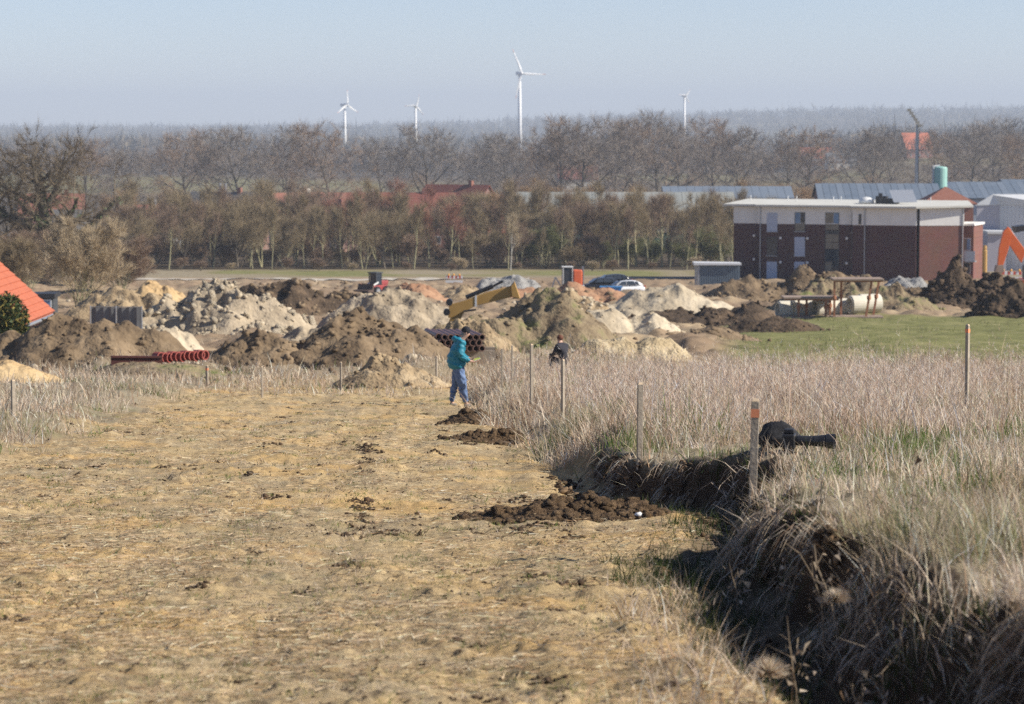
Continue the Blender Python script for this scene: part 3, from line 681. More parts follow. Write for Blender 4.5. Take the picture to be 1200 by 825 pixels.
# rubble pile of pale stones, each stone its own piece
def rubble():
    root, x0, cy, gz, hgt, rx, ry = mound('heap of broken pale stones and concrete lumps in front of the dark clod heaps', 258, 336, 391, 98, S_GRY, ((0, 1, .8), (.5, .75, .6), (-.5, .6, .6)), nclod=500, clod=.28, rough=.25, d=142, name='rubble_heap', cm=S_PAL)
    ms = []
    for k in range(6):
        v, f = chunks(np.zeros((1, 3)), [1], 300 + k, .8, .5)
        me = mesh_np('stone', v, f); me.materials.append(soil('pale stone', (0.403, 0.325, 0.224), (0.717, 0.616, 0.470), (0.582, 0.493, 0.358), 2)); ms.append(me)
    r = np.random.RandomState(4)
    for k in range(290):
        a = r.rand() * 6.283; q = r.rand() ** .6
        X, Y = q * math.cos(a) * rx, q * math.sin(a) * ry
        if Y > .45 * ry: continue
        s = .10 + .26 * r.rand() ** 2.5
        o = link('stone', ms[k % 6], None, root, (X, Y, float(terrain(X + x0, Y + cy)) + float(hgt(np.array([X]), np.array([Y]))[0]) - gz + s * .2))
        o.scale = (s * (.8 + .6 * r.rand()), s * (.5 + .6 * r.rand()), s * (.45 + .5 * r.rand())); o.rotation_euler = (r.rand() * 3, r.rand() * 3, r.rand() * 6)
rubble()

# ------------------------------------------------------------------ bare trees
def gen_tree(seed, H, trunk=.3, spread=.55, n1=9, n2=5, n3=5, tw=14, twl=.6, tww=.022, up=.35, r0=None, stems=1, limb_ang=55):
    """limb segments and twigs of a leafless tree standing at the origin"""
    R = random.Random(seed); segs = []; twigs = []
    r0 = r0 or H * .022
    def rv(): return Vector((R.gauss(0, 1), R.gauss(0, 1), R.gauss(0, 1))).normalized()
    def branch(p, d, L, r, lev):
        n = 4 if lev < 2 else 3
        spots = []
        for k in range(n):
            d = (d + rv() * (.16 + .08 * lev) + Vector((0, 0, up * (.22 if lev else .05)))).normalized()
            q = p + d * L / n; r1 = r * (1 - .8 * (k + 1) / n)
            segs.append((p, q, max(r * (1 - .8 * k / n), .006), max(r1, .005), lev)); spots.append((p, q, d, r1)); p = q
        if lev == 3:
            for _ in range(tw):
                a, b, dd, rr = spots[R.randrange(len(spots))]
                t = (dd * .95 + rv() * .62 + Vector((0, 0, up * .6))).normalized()
                twigs.append((a.lerp(b, R.random()), t, twl * (.5 + R.random()), tww * (.6 + .7 * R.random())))
            return
        cnt = (n1, n2, n3)[lev]
        for i in range(cnt):
            t = (i + R.random()) / cnt
            if lev == 0: t = trunk + (1 - trunk) * t
            else: t = .25 + .75 * t
            k = min(int(t * n), n - 1); a, b, dd, rr = spots[k]
            pt = a.lerp(b, t * n - k)
            az = i * 2.4 + R.random() * 1.2
            side = (dd.orthogonal()); side = Matrix.Rotation(az, 3, dd) @ side.normalized()
            ang = math.radians(limb_ang * (1 - .45 * t if lev == 0 else .85) * (.75 + .5 * R.random()))
            nd = (dd * math.cos(ang) + side * math.sin(ang)).normalized()
            if lev == 0: LL = H * spread * (1.05 - .62 * t)
            else: LL = L * (.62 - .2 * t) * (.8 + .4 * R.random())
            branch(pt, nd, LL, max(rr * (.8 if lev == 0 else .75), .014), lev + 1)
    for s in range(stems):
        if stems == 1: branch(Vector((0, 0, -.3)), Vector((0, 0, 1)), H * .72, r0, 0)
        else:
            a = s * 2.4 + R.random(); b = Vector((math.cos(a), math.sin(a), 0))
            branch(b * .35 * R.random() * H * .12, (Vector((0, 0, 1)) + b * (.12 + .35 * R.random())).normalized(), H * (.55 + .25 * R.random()), r0 * (.5 + .4 * R.random()), 0)
    return segs, twigs
def tube_np(segs, n):
    p0 = np.array([s[0] for s in segs]); p1 = np.array([s[1] for s in segs]); r0 = np.array([s[2] for s in segs]); r1 = np.array([s[3] for s in segs])
    d = p1 - p0; d /= np.linalg.norm(d, axis=1, keepdims=True) + 1e-9
    h = np.where(np.abs(d[:, 2:3]) < .9, np.array([[0, 0, 1.]]), np.array([[1., 0, 0]]))
    u = np.cross(d, h); u /= np.linalg.norm(u, axis=1, keepdims=True); w = np.cross(d, u)
    rings = []
    for p, r in ((p0, r0), (p1, r1)):
        for i in range(n):
            a = 6.2832 * i / n; rings.append(p + (u * math.cos(a) + w * math.sin(a)) * r[:, None])
    v = np.stack(rings, 1).reshape(-1, 3)
    fs = []
    for i in range(n): j = (i + 1) % n; fs += [(i, j, n + j), (i, n + j, n + i)]
    f = (np.array(fs)[None] + (np.arange(len(segs)) * 2 * n)[:, None, None]).reshape(-1, 3)
    return v, f
def tree_meshes(name, segs, twigs, seed):
    big = [s for s in segs if s[4] <= 1]; small = [s for s in segs if s[4] > 1]
    v, f = tube_np(big, 6); trunk = mesh_np(name + '_trunk', v, f)
    v, f = tube_np(small, 3)
    r = np.random.RandomState(seed)
    p = np.array([t[0] for t in twigs]); d = np.array([t[1] for t in twigs]); L = np.array([t[2] for t in twigs]); w = np.array([t[3] for t in twigs])
    s = np.cross(d, r.normal(0, 1, d.shape)); s /= np.linalg.norm(s, axis=1, keepdims=True)
    tv = np.stack([p - s * w[:, None] / 2, p + s * w[:, None] / 2, p + d * L[:, None]], 1).reshape(-1, 3)
    tf = np.arange(len(tv)).reshape(-1, 3) + len(v)
    crown = mesh_np(name + '_crown', np.concatenate([v, tv]), np.concatenate([f, tf]))
    return trunk, crown
B_BARK = mat('bark', (0.135, 0.110, 0.082), (0.231, 0.197, 0.149), 3, .95)
B_GREEN = mat('mossy bark', (0.232, 0.217, 0.116), (0.419, 0.380, 0.232), 3, .95)
B_OAK = mat('oak bark', (0.082, 0.068, 0.053), (0.154, 0.130, 0.101), 3, .95)
T_OLIVE = mat('olive twigs', (.235, .18, .105), (.335, .26, .16), .6, .95)
T_BROWN = mat('brown twigs', (.225, .155, .105), (.315, .225, .16), .5, .95)
T_GREY = mat('grey twigs', (.20, .165, .14), (.28, .235, .195), .5, .95)
T_ORANGE = mat('orange willow twigs', (.30, .185, .09), (.40, .265, .14), .5, .95)
T_PALE = mat('pale twigs', (.38, .295, .185), (.53, .43, .29), .7, .95)
T_RED = mat('reddish twigs', (.30, .14, .10), (.38, .20, .14), .5, .95)
PROTO = {}
def proto(key, *a, **k):
    s, t = gen_tree(*a, **k); PROTO[key] = tree_meshes(key, s, t, a[0])
for i in range(3): proto('belt%d' % i, 10 + i, 10, .22, .42, 8, 4, 4, 22, 1.15, .019, stems=2 + i % 2, up=.6, limb_ang=42, r0=.16)
for i in range(2): proto('thin%d' % i, 20 + i, 11, .4, .30, 9, 4, 3, 22, 1.15, .018, up=.7, limb_ang=40, r0=.14)
for i in range(2): proto('bush%d' % i, 30 + i, 4.5, .05, .5, 7, 4, 4, 20, .7, .018, stems=5, up=.6, limb_ang=45, r0=.07)
for i in range(4): proto('oak%d' % i, 40 + i, 18, .20, .56, 12, 5, 5, 24, 1.5, .034, up=.34, limb_ang=68, r0=.34)
def plant_tree(name, key, px, d, h, bark, twig, label, group=None, cat='tree', rz=None, wx=1.0, zoff=0):
    tm, cm = PROTO[key]; base = {'b': 10, 't': 11, 'o': 18}[key[0]] if not key.startswith('bush') else 4.5
    x = px2x(px, d); s = h / base
    root = empty(name, (x, d, tz(x, d) + zoff), label, cat, group, rz=random.random() * 6.28 if rz is None else rz)
    root.scale = (s * wx, s * wx, s)
    for nm, me, mt in (('trunk', tm, bark), ('crown', cm, twig)):
        o = bpy.data.objects.new(nm, me); COL.objects.link(o); o.parent = root
        if not me.materials: me.materials.append(mt)
        o.material_slots[0].link = 'OBJECT'; o.material_slots[0].material = mt
    return root
random.seed(12)
MARKS = [(60, 'the ivy oak'), (120, 'the screen fence'), (190, 'the yellow sand heap'), (258, 'the stone rubble heap'), (305, 'the dark clod heap'), (352, 'the red skip'), (398, 'the twin clod heaps'), (441, 'the wheel loader'), (486, 'the reddish sand heap'), (532, 'the striped barrier'), (570, 'the yellow arm'), (600, 'the grey gravel heap'), (640, 'the reddish clod ridge'), (678, 'the mini excavator'), (722, 'the parked cars'), (765, 'the pale sand heap'), (805, 'the asphalt road'), (843, 'the site shelter'), (880, 'the brick house end'), (940, 'the brick house'), (1000, 'the stairwell windows'), (1075, 'the floodlight mast'), (1105, 'the mint silo'), (1150, 'the white hall'), (1190, 'the excavator')]
def beside(px): return min(MARKS, key=lambda q: abs(q[0] - px))[1]
TONE = {}
def tone(m): return {'olive twigs': 'olive', 'brown twigs': 'brown', 'grey twigs': 'grey', 'orange willow twigs': 'orange', 'reddish twigs': 'russet'}.get(m.name, 'pale')
def size(h, a, b): return 'low' if h < a else ('tall' if h > b else 'middling')
# belt of young trees between the site and the village
ROWS = ('front row', 'second row', 'third row', 'back row')
for row, (d, n, h0) in enumerate(((381, 36, 8.4), (393, 38, 9.7), (406, 38, 10.6), (420, 38, 11.2))):
    for k in range(n):
        px = 118 + (755) * (k + .15 + .7 * random.random()) / n
        tw = T_RED if (400 < px < 590 and random.random() < .3) else random.choice((T_OLIVE, T_OLIVE, T_BROWN)); slim = random.random() < .62
        h = h0 * (random.uniform(.7, 1.25) if slim else random.uniform(.6, 1.12))
        lab = '%s %s %s tree in the %s of the belt behind %s' % (size(h, 7.8, 9.8), tone(tw), 'slender' if slim else 'bushy', ROWS[row], beside(px))
        if slim: plant_tree('slender_tree', 'thin%d' % (k % 2), px, d + random.uniform(-4, 4), h, B_GREEN, tw, lab, 'slender trees of the belt', wx=random.uniform(.75, 1.25))
        else: plant_tree('belt_tree', 'belt%d' % (k % 3), px, d + random.uniform(-4, 4), h, random.choice((B_GREEN, B_BARK)), tw, lab, 'multi stemmed trees of the belt')
for k in range(46):
    px = 120 + 740 * (k + random.random()) / 46; tw = random.choice((T_BROWN, T_OLIVE, T_BROWN)); h = random.uniform(2.2, 4.6)
    plant_tree('bush', 'bush%d' % (k % 2), px, 390 + random.uniform(-12, 26), h, B_BARK, tw, '%s %s bush under the belt of trees behind %s' % (size(h, 3, 3.9), tone(tw), beside(px)), 'bushes under the belt', 'bush', wx=1.25)
for k in range(11):
    px = 610 + 26 * k + random.uniform(-9, 9)
    plant_tree('thicket_bush', 'bush%d' % (k % 2), px, 386 + random.uniform(-3, 10), random.uniform(3, 5.5), B_GREEN, mat('greenish twigs', (0.147, 0.154, 0.061), (0.234, 0.234, 0.105), .6, .95), 'greenish mossy bush in the belt behind %s' % beside(px), 'greenish bushes of the belt', 'bush', wx=1.2)
for k in range(16):
    px = 130 + 720 * (k + random.random()) / 16
    plant_tree('bramble', 'bush%d' % (k % 2), px, random.uniform(366, 379), random.uniform(.9, 1.8), B_BARK, T_PALE if k % 3 == 0 else T_BROWN, '%s bramble clump on the verge in front of the belt, behind %s' % ('pale' if k % 3 == 0 else 'brown', beside(px)), 'brambles on the verge', 'bramble', wx=1.5)
# young avenue tree in front of the belt
for px, h in ((598, 8.5),): plant_tree('young_tree', 'thin1', px, 372, h, mat('birch bark', (.5, .48, .44), (.36, .33, .28), 4, .8), T_PALE, 'young pale barked tree standing alone before the belt', wx=.8)
# willows and shrubs behind the belt
for k in range(38):
    px = 130 + 770 * (k + random.random()) / 38
    red = 380 < px < 590 and k % 3 != 0
    tw = T_RED if red else random.choice((T_OLIVE, T_ORANGE, T_BROWN)); h = random.uniform(8.5, 12.0)
    plant_tree('village_tree', 'belt%d' % (k % 3), px, random.uniform(436, 545), h, B_BARK, tw, '%s %s tree in a village garden, in line with %s' % (size(h, 9.6, 10.9), tone(tw), beside(px)), 'garden trees of the village')
for k, px in enumerate((612, 640, 662, 690, 715, 745, 775, 870, 885, 905, 920, 945, 965, 985, 1005, 1090, 1180)):
    plant_tree('willow', 'belt%d' % (k % 3), px, 610 + random.uniform(-20, 40), random.uniform(8.5, 12), B_BARK, T_ORANGE, 'orange twigged willow behind the hall roofs, in line with %s' % beside(px), 'orange willows', wx=1.35)
# old field oaks on the plain
for k, (px, top, d) in enumerate(((158, 175, 720), (215, 154, 760), (283, 149, 700), (332, 154, 760), (391, 146, 690), (500, 149, 720), (600, 156, 760), (656, 146, 700), (688, 139, 690), (722, 142, 720), (748, 141, 740), (772, 139, 760), (803, 143, 780), (835, 141, 800), (862, 150, 760), (920, 160, 820), (940, 151, 800), (1024, 151, 780), (1050, 160, 900), (1108, 160, 860), (1142, 149, 820), (1165, 140, 900), (1190, 160, 840), (450, 168, 820), (560, 165, 900), (100, 165, 860), (20, 170, 880), (245, 165, 900), (635, 160, 850))):
    x = px2x(px, d); h = (W(px, top, d).z - tz(x, d)) * 1.08
    plant_tree('field_oak', 'oak%d' % (k % 4), px, d, h, B_OAK, (T_GREY, T_BROWN, T_GREY)[k % 3], 'big %s bare oak on the plain, in line with %s' % (tone((T_GREY, T_BROWN, T_GREY)[k % 3]), beside(px)), 'field oaks', wx=1.12)
# fill of smaller trees between the oaks
for k in range(18):
    px = -10 + 1220 * (k + random.random()) / 18; d = random.uniform(760, 1050)
    tw = (T_GREY, T_BROWN, T_GREY, T_ORANGE)[k % 4]; h = random.uniform(7, 12)
    plant_tree('hedgerow_tree', 'oak%d' % (k % 4), px, d, h, B_OAK, tw, '%s %s hedgerow tree between the field oaks, in line with %s' % (size(h, 8.5, 10.5), tone(tw), beside(px)), 'hedgerow trees', wx=1.15)

# old oak with ivy at the edge of the site
def ivy_oak():
    s, t = gen_tree(73, 17.0, .12, .66, 17, 6, 5, 26, 1.2, .034, up=.22, r0=1.25, limb_ang=84)
    trunk, crown = tree_meshes('ivy_oak', s, t, 3)
    d = 305; x = px2x(57, d); root = empty('old_oak', (x, d, tz(x, d)), 'old spreading bare oak with dark ivy climbing its trunk and lower limbs', 'tree')
    link('trunk', trunk, mat('old oak bark', (.06, .05, .035), (.12, .10, .07), 3, .95), root); link('crown', crown, mat('oak twigs', (0.12, 0.09, 0.056), (0.18, 0.14, 0.09), .5, .95), root)
    r = np.random.RandomState(2)
    big = [q for q in s if q[4] <= 1 and q[0].z < 9.5]
    P = []
    for q in big:
        m = int(420 * (1 if q[4] == 0 else .4) * (1 - q[0].z / 11))
        for _ in range(max(m, 0)):
            P.append(np.array(q[0].lerp(q[1], r.rand())) + r.normal(0, .42 if q[4] == 0 else .22, 3))
    P = np.array(P); n = len(P)
    a = r.normal(0, 1, (n, 3)); b = r.normal(0, 1, (n, 3)); sz = .07 + .09 * r.rand(n, 1)
    v = np.stack([P + a * sz, P + b * sz, P - (a + b) * sz * .5], 1).reshape(-1, 3)
    c = np.array([.045, .06, .02]) * (.6 + 1.1 * r.rand(n, 1))
    link('ivy', mesh_np('ivy', v, np.arange(3 * n).reshape(-1, 3), np.repeat(c, 3, 0)), mat_attr('ivy leaf', .5), root)
ivy_oak()
for k, (px, d, h, tw, lab) in enumerate(((92, 212, 6.9, T_PALE, 'large pale rounded bare shrub behind the grey screen fence'), (8, 236, 6.0, T_OLIVE, 'olive bare shrub behind the orange roofed house'), (140, 260, 5.2, T_BROWN, 'brown bare shrub between the pale shrub and the belt'), (30, 262, 5.5, T_BROWN, 'dark brown shrub below the ivy oak'), (118, 300, 5.0, T_BROWN, 'reddish brown thicket bush right of the ivy oak'))):
    s, t = gen_tree(80 + k, h, .03, .5, 9, 5, 5, 26, .55, .018, up=.55, stems=7, limb_ang=42, r0=.07)
    tr, cr = tree_meshes('shrub%d' % k, s, t, k); x = px2x(px, d)
    root = empty('shrub', (x, d, tz(x, d)), lab, 'shrub'); root.scale = (1.05, 1.05, 1.0)
    link('stems', tr, B_GREEN, root); link('twigs', cr, tw, root)
def evergreen():
    d = 108; x = px2x(0, d); root = empty('evergreen_bush', (x, d, tz(x, d)), 'dense dark evergreen bush with yellowish leaf tips before the orange roof', 'bush')
    r = np.random.RandomState(9); n = 9000
    a = r.normal(0, 1, (n, 3)); a /= np.linalg.norm(a, axis=1, keepdims=True); q = r.rand(n, 1) ** .25
    lump = 1 + .22 * fbm(a[:, 0] * 3, a[:, 2] * 3 + a[:, 1] * 2, 400, 3)[:, None]
    P = a * q * lump * np.array([1.0, 1.0, 1.35]) + np.array([0, 0, 1.35])
    u = r.normal(0, 1, (n, 3)); w = r.normal(0, 1, (n, 3)); sz = .035 + .03 * r.rand(n, 1)
    v = np.stack([P + u * sz, P + w * sz, P - (u + w) * sz * .5], 1).reshape(-1, 3)
    c = np.array([.035, .05, .016]) * (.6 + r.rand(n, 1)); yy = r.rand(n) < .22; c[yy] = np.array([.24, .19, .05]) * (.7 + .5 * r.rand(yy.sum(), 1))
    link('leaves', mesh_np('leaves', v, np.arange(3 * n).reshape(-1, 3), np.repeat(c, 3, 0)), mat_attr('evergreen leaf', .5), root)
    mb = MB()
    for k in range(6): mb.tube((0, 0, -.1), (.5 * math.cos(k), .5 * math.sin(k), 1.8), .04, .015, 5)
    mb.build('stems', B_OAK, root)
evergreen()

# far woods: one mass of countless crowns on the plain and the hills
def far_wood(name, d0, d1, n, h0, seed, label, tri, dens_thr, ctop, cbot, fine=.13):
    r = np.random.RandomState(seed)
    d = np.exp(np.log(d0) + (np.log(d1) - np.log(d0)) * r.rand(n)); u = (r.rand(n) - .5) * .48; x = u * d
    k = fbm(x / d0 * 9 + seed, d / d0 * 5, 410 + seed, 3) > dens_thr; x, d = x[k], d[k]; n = len(x)
    gz = terrain(x, d); h = h0 * (.7 + .5 * r.rand(n)); m = tri
    a = r.normal(0, 1, (n, m, 3)); a /= np.linalg.norm(a, axis=2, keepdims=True); a *= r.rand(n, m, 1) ** .33
    c0 = np.stack([x, d, gz + h * .58], 1)[:, None]
    P = c0 + a * np.stack([h * .42, h * .42, h * .44], 1)[:, None]
    s = (h * fine)[:, None, None] * (.5 + r.rand(n, m, 1))
    A = r.normal(0, 1, (n, m, 3)); A[..., 2] = np.abs(A[..., 2]) * 1.3; A = A * s * 1.8; Bv = r.normal(0, 1, (n, m, 3)) * s * .22
    v = np.stack([P + A, P + Bv, P - Bv - A * .3], 2).reshape(-1, 3)
    cc = np.where(r.rand(n, 1) < .5, np.array([ctop]), np.array([cbot])) * (.75 + .5 * r.rand(n, 1))
    c = np.repeat(cc, m * 3, 0)
    o = link(name, mesh_np(name, v, np.arange(len(v)).reshape(-1, 3), c), mat_attr('far crowns', .95))
    tag(o, label, 'wood', kind='stuff')
far_wood('woodland', 1450, 2300, 1500, 11, 1, 'grey brown bare woodland on the plain behind the oaks', 170, -.25, (.135, .105, .08), (.185, .135, .09), .06)
far_wood('distant_woodland', 2300, 5200, 3600, 16, 2, 'hazy blue woodland far out on the plain', 26, -.30, (.12, .095, .075), (.15, .12, .08), .11)
far_wood('hill_woodland', 5200, 11000, 9000, 21, 3, 'faint blue wooded hills along the horizon', 14, -.85, (.12, .10, .08), (.14, .12, .08))

# ------------------------------------------------------------------ buildings
M_BRICK_SHADE = mat_brick('shade-darkened red brick', (.115, .038, .038), (.072, .027, .029), (.085, .063, .06))  # brick darkened and purpled, the facade's shade put into its colour
M_BRICK_SUN = mat_brick('red brick', (.26, .095, .065), (.19, .068, .05), (.2, .15, .13))  # lighter, warmer copy of that brick for the sunlit wings
M_WHITE = mat('white render', (.78, .77, .74), (.70, .69, .66), .7, .8)
M_ROOFG = mat('pale roofing felt', (.52, .51, .46), (.62, .61, .56), .6, .85)
M_GLASS = mat_glass('dark window glass', (.045, .055, .07))
M_GLASSB = mat_glass('blue reflecting glass', (.16, .30, .50))
M_CURT = mat('beige curtain behind glass', (.24, .205, .15), (.15, .13, .10), 2, .5)
M_SHUT = mat('grey blue roller shutter', (.40, .45, .56), (.44, .49, .60), 2, .6)
M_FRAME = mat('dark window frame', (.05, .055, .06), (.07, .075, .08), 2, .5)
M_WFRAME = mat('white window frame', (.75, .75, .73), (.68, .68, .66), 2, .5)
M_ZINC = mat('zinc', (.42, .43, .44), (.34, .35, .37), 3, .45, metallic=.6)
M_BLACK = mat('black plastic', (.018, .018, .02), (.035, .035, .038), 6, .45)
D0 = 323.0
def bx(px, d=D0): return px2x(px, d)
def bz(py, d=D0): return W(600, py, d).z
def apartment():
    gz = -17.6; ox = bx(965)
    root = empty('apartment_house', (ox, D0, gz), 'shade-darkened red brick apartment house with white top storey band and flat overhanging roof', 'building', rz=-.34)
    X = lambda px: (bx(px) - ox) * 1.05
    Z = lambda py: bz(py) - gz
    zb = Z(263); zt = Z(243)
    segs = [(860, 891, .9), (891, 1001, 0), (1001, 1072.5, -.9), (1076, 1128, -.7)]
    for i, (a, b, y) in enumerate(segs):
        if i == 3:      # the corner wing turns towards the sun
            L = 5.1; c, s_ = math.cos(.46), math.sin(.46)
            mw = MB(); mw2 = MB()
            def quadbox(mb, z0, z1, off):
                p = [(X(a) + t * L * c + off * s_, y + t * L * s_ - off * c) for t in (0, 1)]
                q = [(X(a), 9.5), (X(a) + L * c - 2.2, 9.5)]
                mb.prism([p[0], p[1], q[1], q[0]], z0, z1, 'z')
            quadbox(mw, -.5, zb, 0); mw.build('wall', M_BRICK_SUN, root)
            quadbox(mw2, zb + .002, zt, .03); mw2.build('render_band', M_WHITE, root)
        else:
            MB().box(X(a), X(b), y, 9.5 + .02 * i, -.5, zb).build('wall', M_BRICK_SHADE, root)
            MB().box(X(a) - .02, X(b) + .02, y - .03, 9.52 + .02 * i, zb + .002, zt).build('render_band', M_WHITE, root)
    MB().box(X(1072.5) + .03, X(1076) + .1, .5, 9.3, -.5, zt).build('dark_joint', M_FRAME, root)
    # low side wing with balcony
    zw = Z(262)
    MB().box(X(1110), X(1129), 3.2, 9.0, -.5, zw - .15).build('wing_wall', M_BRICK_SUN, root)
    MB().box(X(1109.5), X(1130.5), 2.8, 9.3, zw - .148, zw + .1).build('wing_roof', M_WHITE, root)
    # roof slab with overhang, jogs and slight fall
    pts = [(X(849), .2), (X(886), .2), (X(890), -.75), (X(997), -.75), (X(1001), -1.7), (X(1074), -1.7), (X(1076) + 5.6, 1.6), (X(1076) + 3.2, 11.5), (X(849), 11.5)]
    mb = MB(); n = len(pts)
    zz = lambda p: zt + .004 + .03 * (p[1] + 1.7) + .25 * (1 - (p[0] - X(849)) / 30) * 0
    mb.add([(p[0], p[1], zz(p)) for p in pts] + [(p[0], p[1], zz(p) + .22) for p in pts], [tuple(range(n))[::-1], tuple(range(n, 2 * n))] + [(i, (i + 1) % n, n + (i + 1) % n, n + i) for i in range(n)])
    roof = mb.build('roof', M_ROOFG, root)
    for px in (864, 908, 918, 961, 970, 1073): MB().tube((X(px), 7, zt + .5), (X(px), 7, zt + 1.1), .06, n=6).build('vent_pipe', M_WFRAME, roof)
    mb = MB().lathe([(.9, 0), (.85, .35), (.5, .6), (.05, .7)], 12, (X(1007), 3.5, zt + .45)); mb.build('dome_light', M_WFRAME, roof, smooth=True)
    MB().box(X(1018), X(1030), 3.2, 4.5, zt + .4, zt + 1.25).box(X(1031), X(1043), 3.5, 4.4, zt + .4, zt + 1.0).box(X(1022), X(1026), 2.9, 3.2, zt + .4, zt + 1.6).build('ventilation_unit', M_BLACK, roof)
    # solar panel, tilted on its stand
    sp = MB(); a = Vector((X(1040), 2.6, zt + .55)); u = Vector((X(1066) - X(1040), .3, .05)); w = Vector((-.75, 1.0, 1.35))
    nn = u.cross(w).normalized() * .06
    sp.add([a, a + u, a + u + w, a + w, a + nn, a + u + nn, a + u + w + nn, a + w + nn], [(3, 2, 1, 0), (4, 5, 6, 7), (0, 1, 5, 4), (1, 2, 6, 5), (2, 3, 7, 6), (3, 0, 4, 7)])
    pan = sp.build('solar_panel', mat('solar frame', (.6, .62, .65), (.55, .57, .6), 2, .35, metallic=.3), roof)
    # windows
    def window(x0, x1, y0, y1, face, panes, frame=M_FRAME, sill=True):
        a, b, t, q = X(x0), X(x1), Z(y0), Z(y1)
        fr = MB(); fw = .06
        fr.box(a, a + fw, face - .05, face + .1, q, t).box(b - fw, b, face - .05, face + .1, q, t).box(a + fw, b - fw, face - .05, face + .1, t - fw, t).box(a + fw, b - fw, face - .05, face + .1, q, q + fw)
        w = fr.build('window', frame, root)
        for (u0, u1, v0, v1, m) in panes:
            MB().box(a + fw + (b - a - 2 * fw) * u0 + .012, a + fw + (b - a - 2 * fw) * u1 - .012, face - .035, face - .015, q + fw + (t - q - 2 * fw) * v0 + .012, q + fw + (t - q - 2 * fw) * v1 - .012).build('pane', m, w)
        if sill: MB().box(a - .08, b + .08, face - .16, face - .052, q - .07, q).build('sill', M_ZINC, w)
    def shutter(x0, x1, y0, y1, face):
        a, b, t, q = X(x0), X(x1), Z(y0), Z(y1); mb = MB(); n = 12
        for i in range(n): mb.box(a, b, face - .06 - .008 * (i % 2), face - .0, q + (t - q) * i / n, q + (t - q) * (i + .96) / n)
        w = mb.build('roller_shutter', M_SHUT, root)
        MB().box(a - .08, b + .08, face - .16, face - .075, q - .07, q).build('sill', M_ZINC, w)
    shutter(901, 913, 250, 272, 0); window(901, 913, 278.5, 300.5, 0, [(0, 1, 0, 1, M_GLASS)]); shutter(901, 913, 307.5, 330, 0)
    window(933, 945, 249, 271.5, 0, [(0, .55, .42, 1, M_GLASSB), (.55, 1, .42, 1, M_GLASS), (0, .5, 0, .42, M_CURT), (.5, 1, 0, .42, M_CURT)])
    shutter(933, 945, 278, 300.5, 0); shutter(933, 945, 307, 330, 0)
    window(968, 984, 249, 326, 0, [(0, .6, .84, 1, M_CURT), (.6, 1, .84, 1, M_GLASSB), (0, .5, .74, .835, M_CURT), (.5, 1, .74, .835, M_CURT), (0, 1, .68, .735, M_GLASS), (0, .5, .55, .675, M_CURT), (.5, 1, .55, .675, M_CURT), (0, .5, .45, .545, M_CURT), (.5, 1, .45, .545, M_CURT), (0, .5, .25, .445, M_GLASS), (.5, 1, .25, .445, M_GLASS), (0, .5, .05, .245, M_CURT), (.5, 1, .05, .245, M_GLASS)], sill=False)
    for yy in ((249, 272), (278, 301), (307, 330)): window(998.2, 1000.6, *yy, 0, [(0, 1, 0, 1, M_GLASS)])
    window(1008, 1011, 250, 262, -.93, [(0, 1, 0, 1, M_GLASS)], sill=False)
    window(1114, 1126, 278, 292.5, 3.2, [(0, .3, 0, 1, M_GLASS), (.3, .65, 0, 1, M_CURT), (.65, 1, 0, 1, M_GLASSB)], M_WFRAME, False)
    bal = MB().box(X(1111), X(1133), 1.9, 3.19, Z(305.5), Z(304)).build('balcony', M_ZINC, root)
    MB().box(X(1111), X(1133), 1.9, 1.95, Z(303.9), Z(292.6)).build('balcony_panel', mat('frosted glass', (.45, .5, .56), (.5, .55, .6), 1, .2), bal)
    window(1114, 1126, 307, 320, 3.2, [(0, .5, 0, 1, M_GLASS), (.5, 1, 0, 1, M_GLASS)], M_WFRAME, False)
    for px, py in ((917, 279.5), (948, 279.5), (917, 308), (948, 308), (884, 277.5), (884, 305.5), (993, 279), (993, 308)):
        f = .9 if px < 890 else 0
        MB().box(X(px) - .14, X(px) + .14, f - .16, f - .005, Z(py) - .14, Z(py) + .14).build('wall_lamp', M_WFRAME, root, bevel=.03)
    for px, f in ((893.5, -.1), (1015, -1.0)): MB().tube((X(px), f, 0), (X(px), f, zt), .06, n=8).build('downpipe', M_ZINC, root)
    MB().tube((X(1076) + 4.45, 1.42, 0), (X(1076) + 4.45, 1.42, zt), .06, n=8).build('downpipe', M_ZINC, root)
apartment()

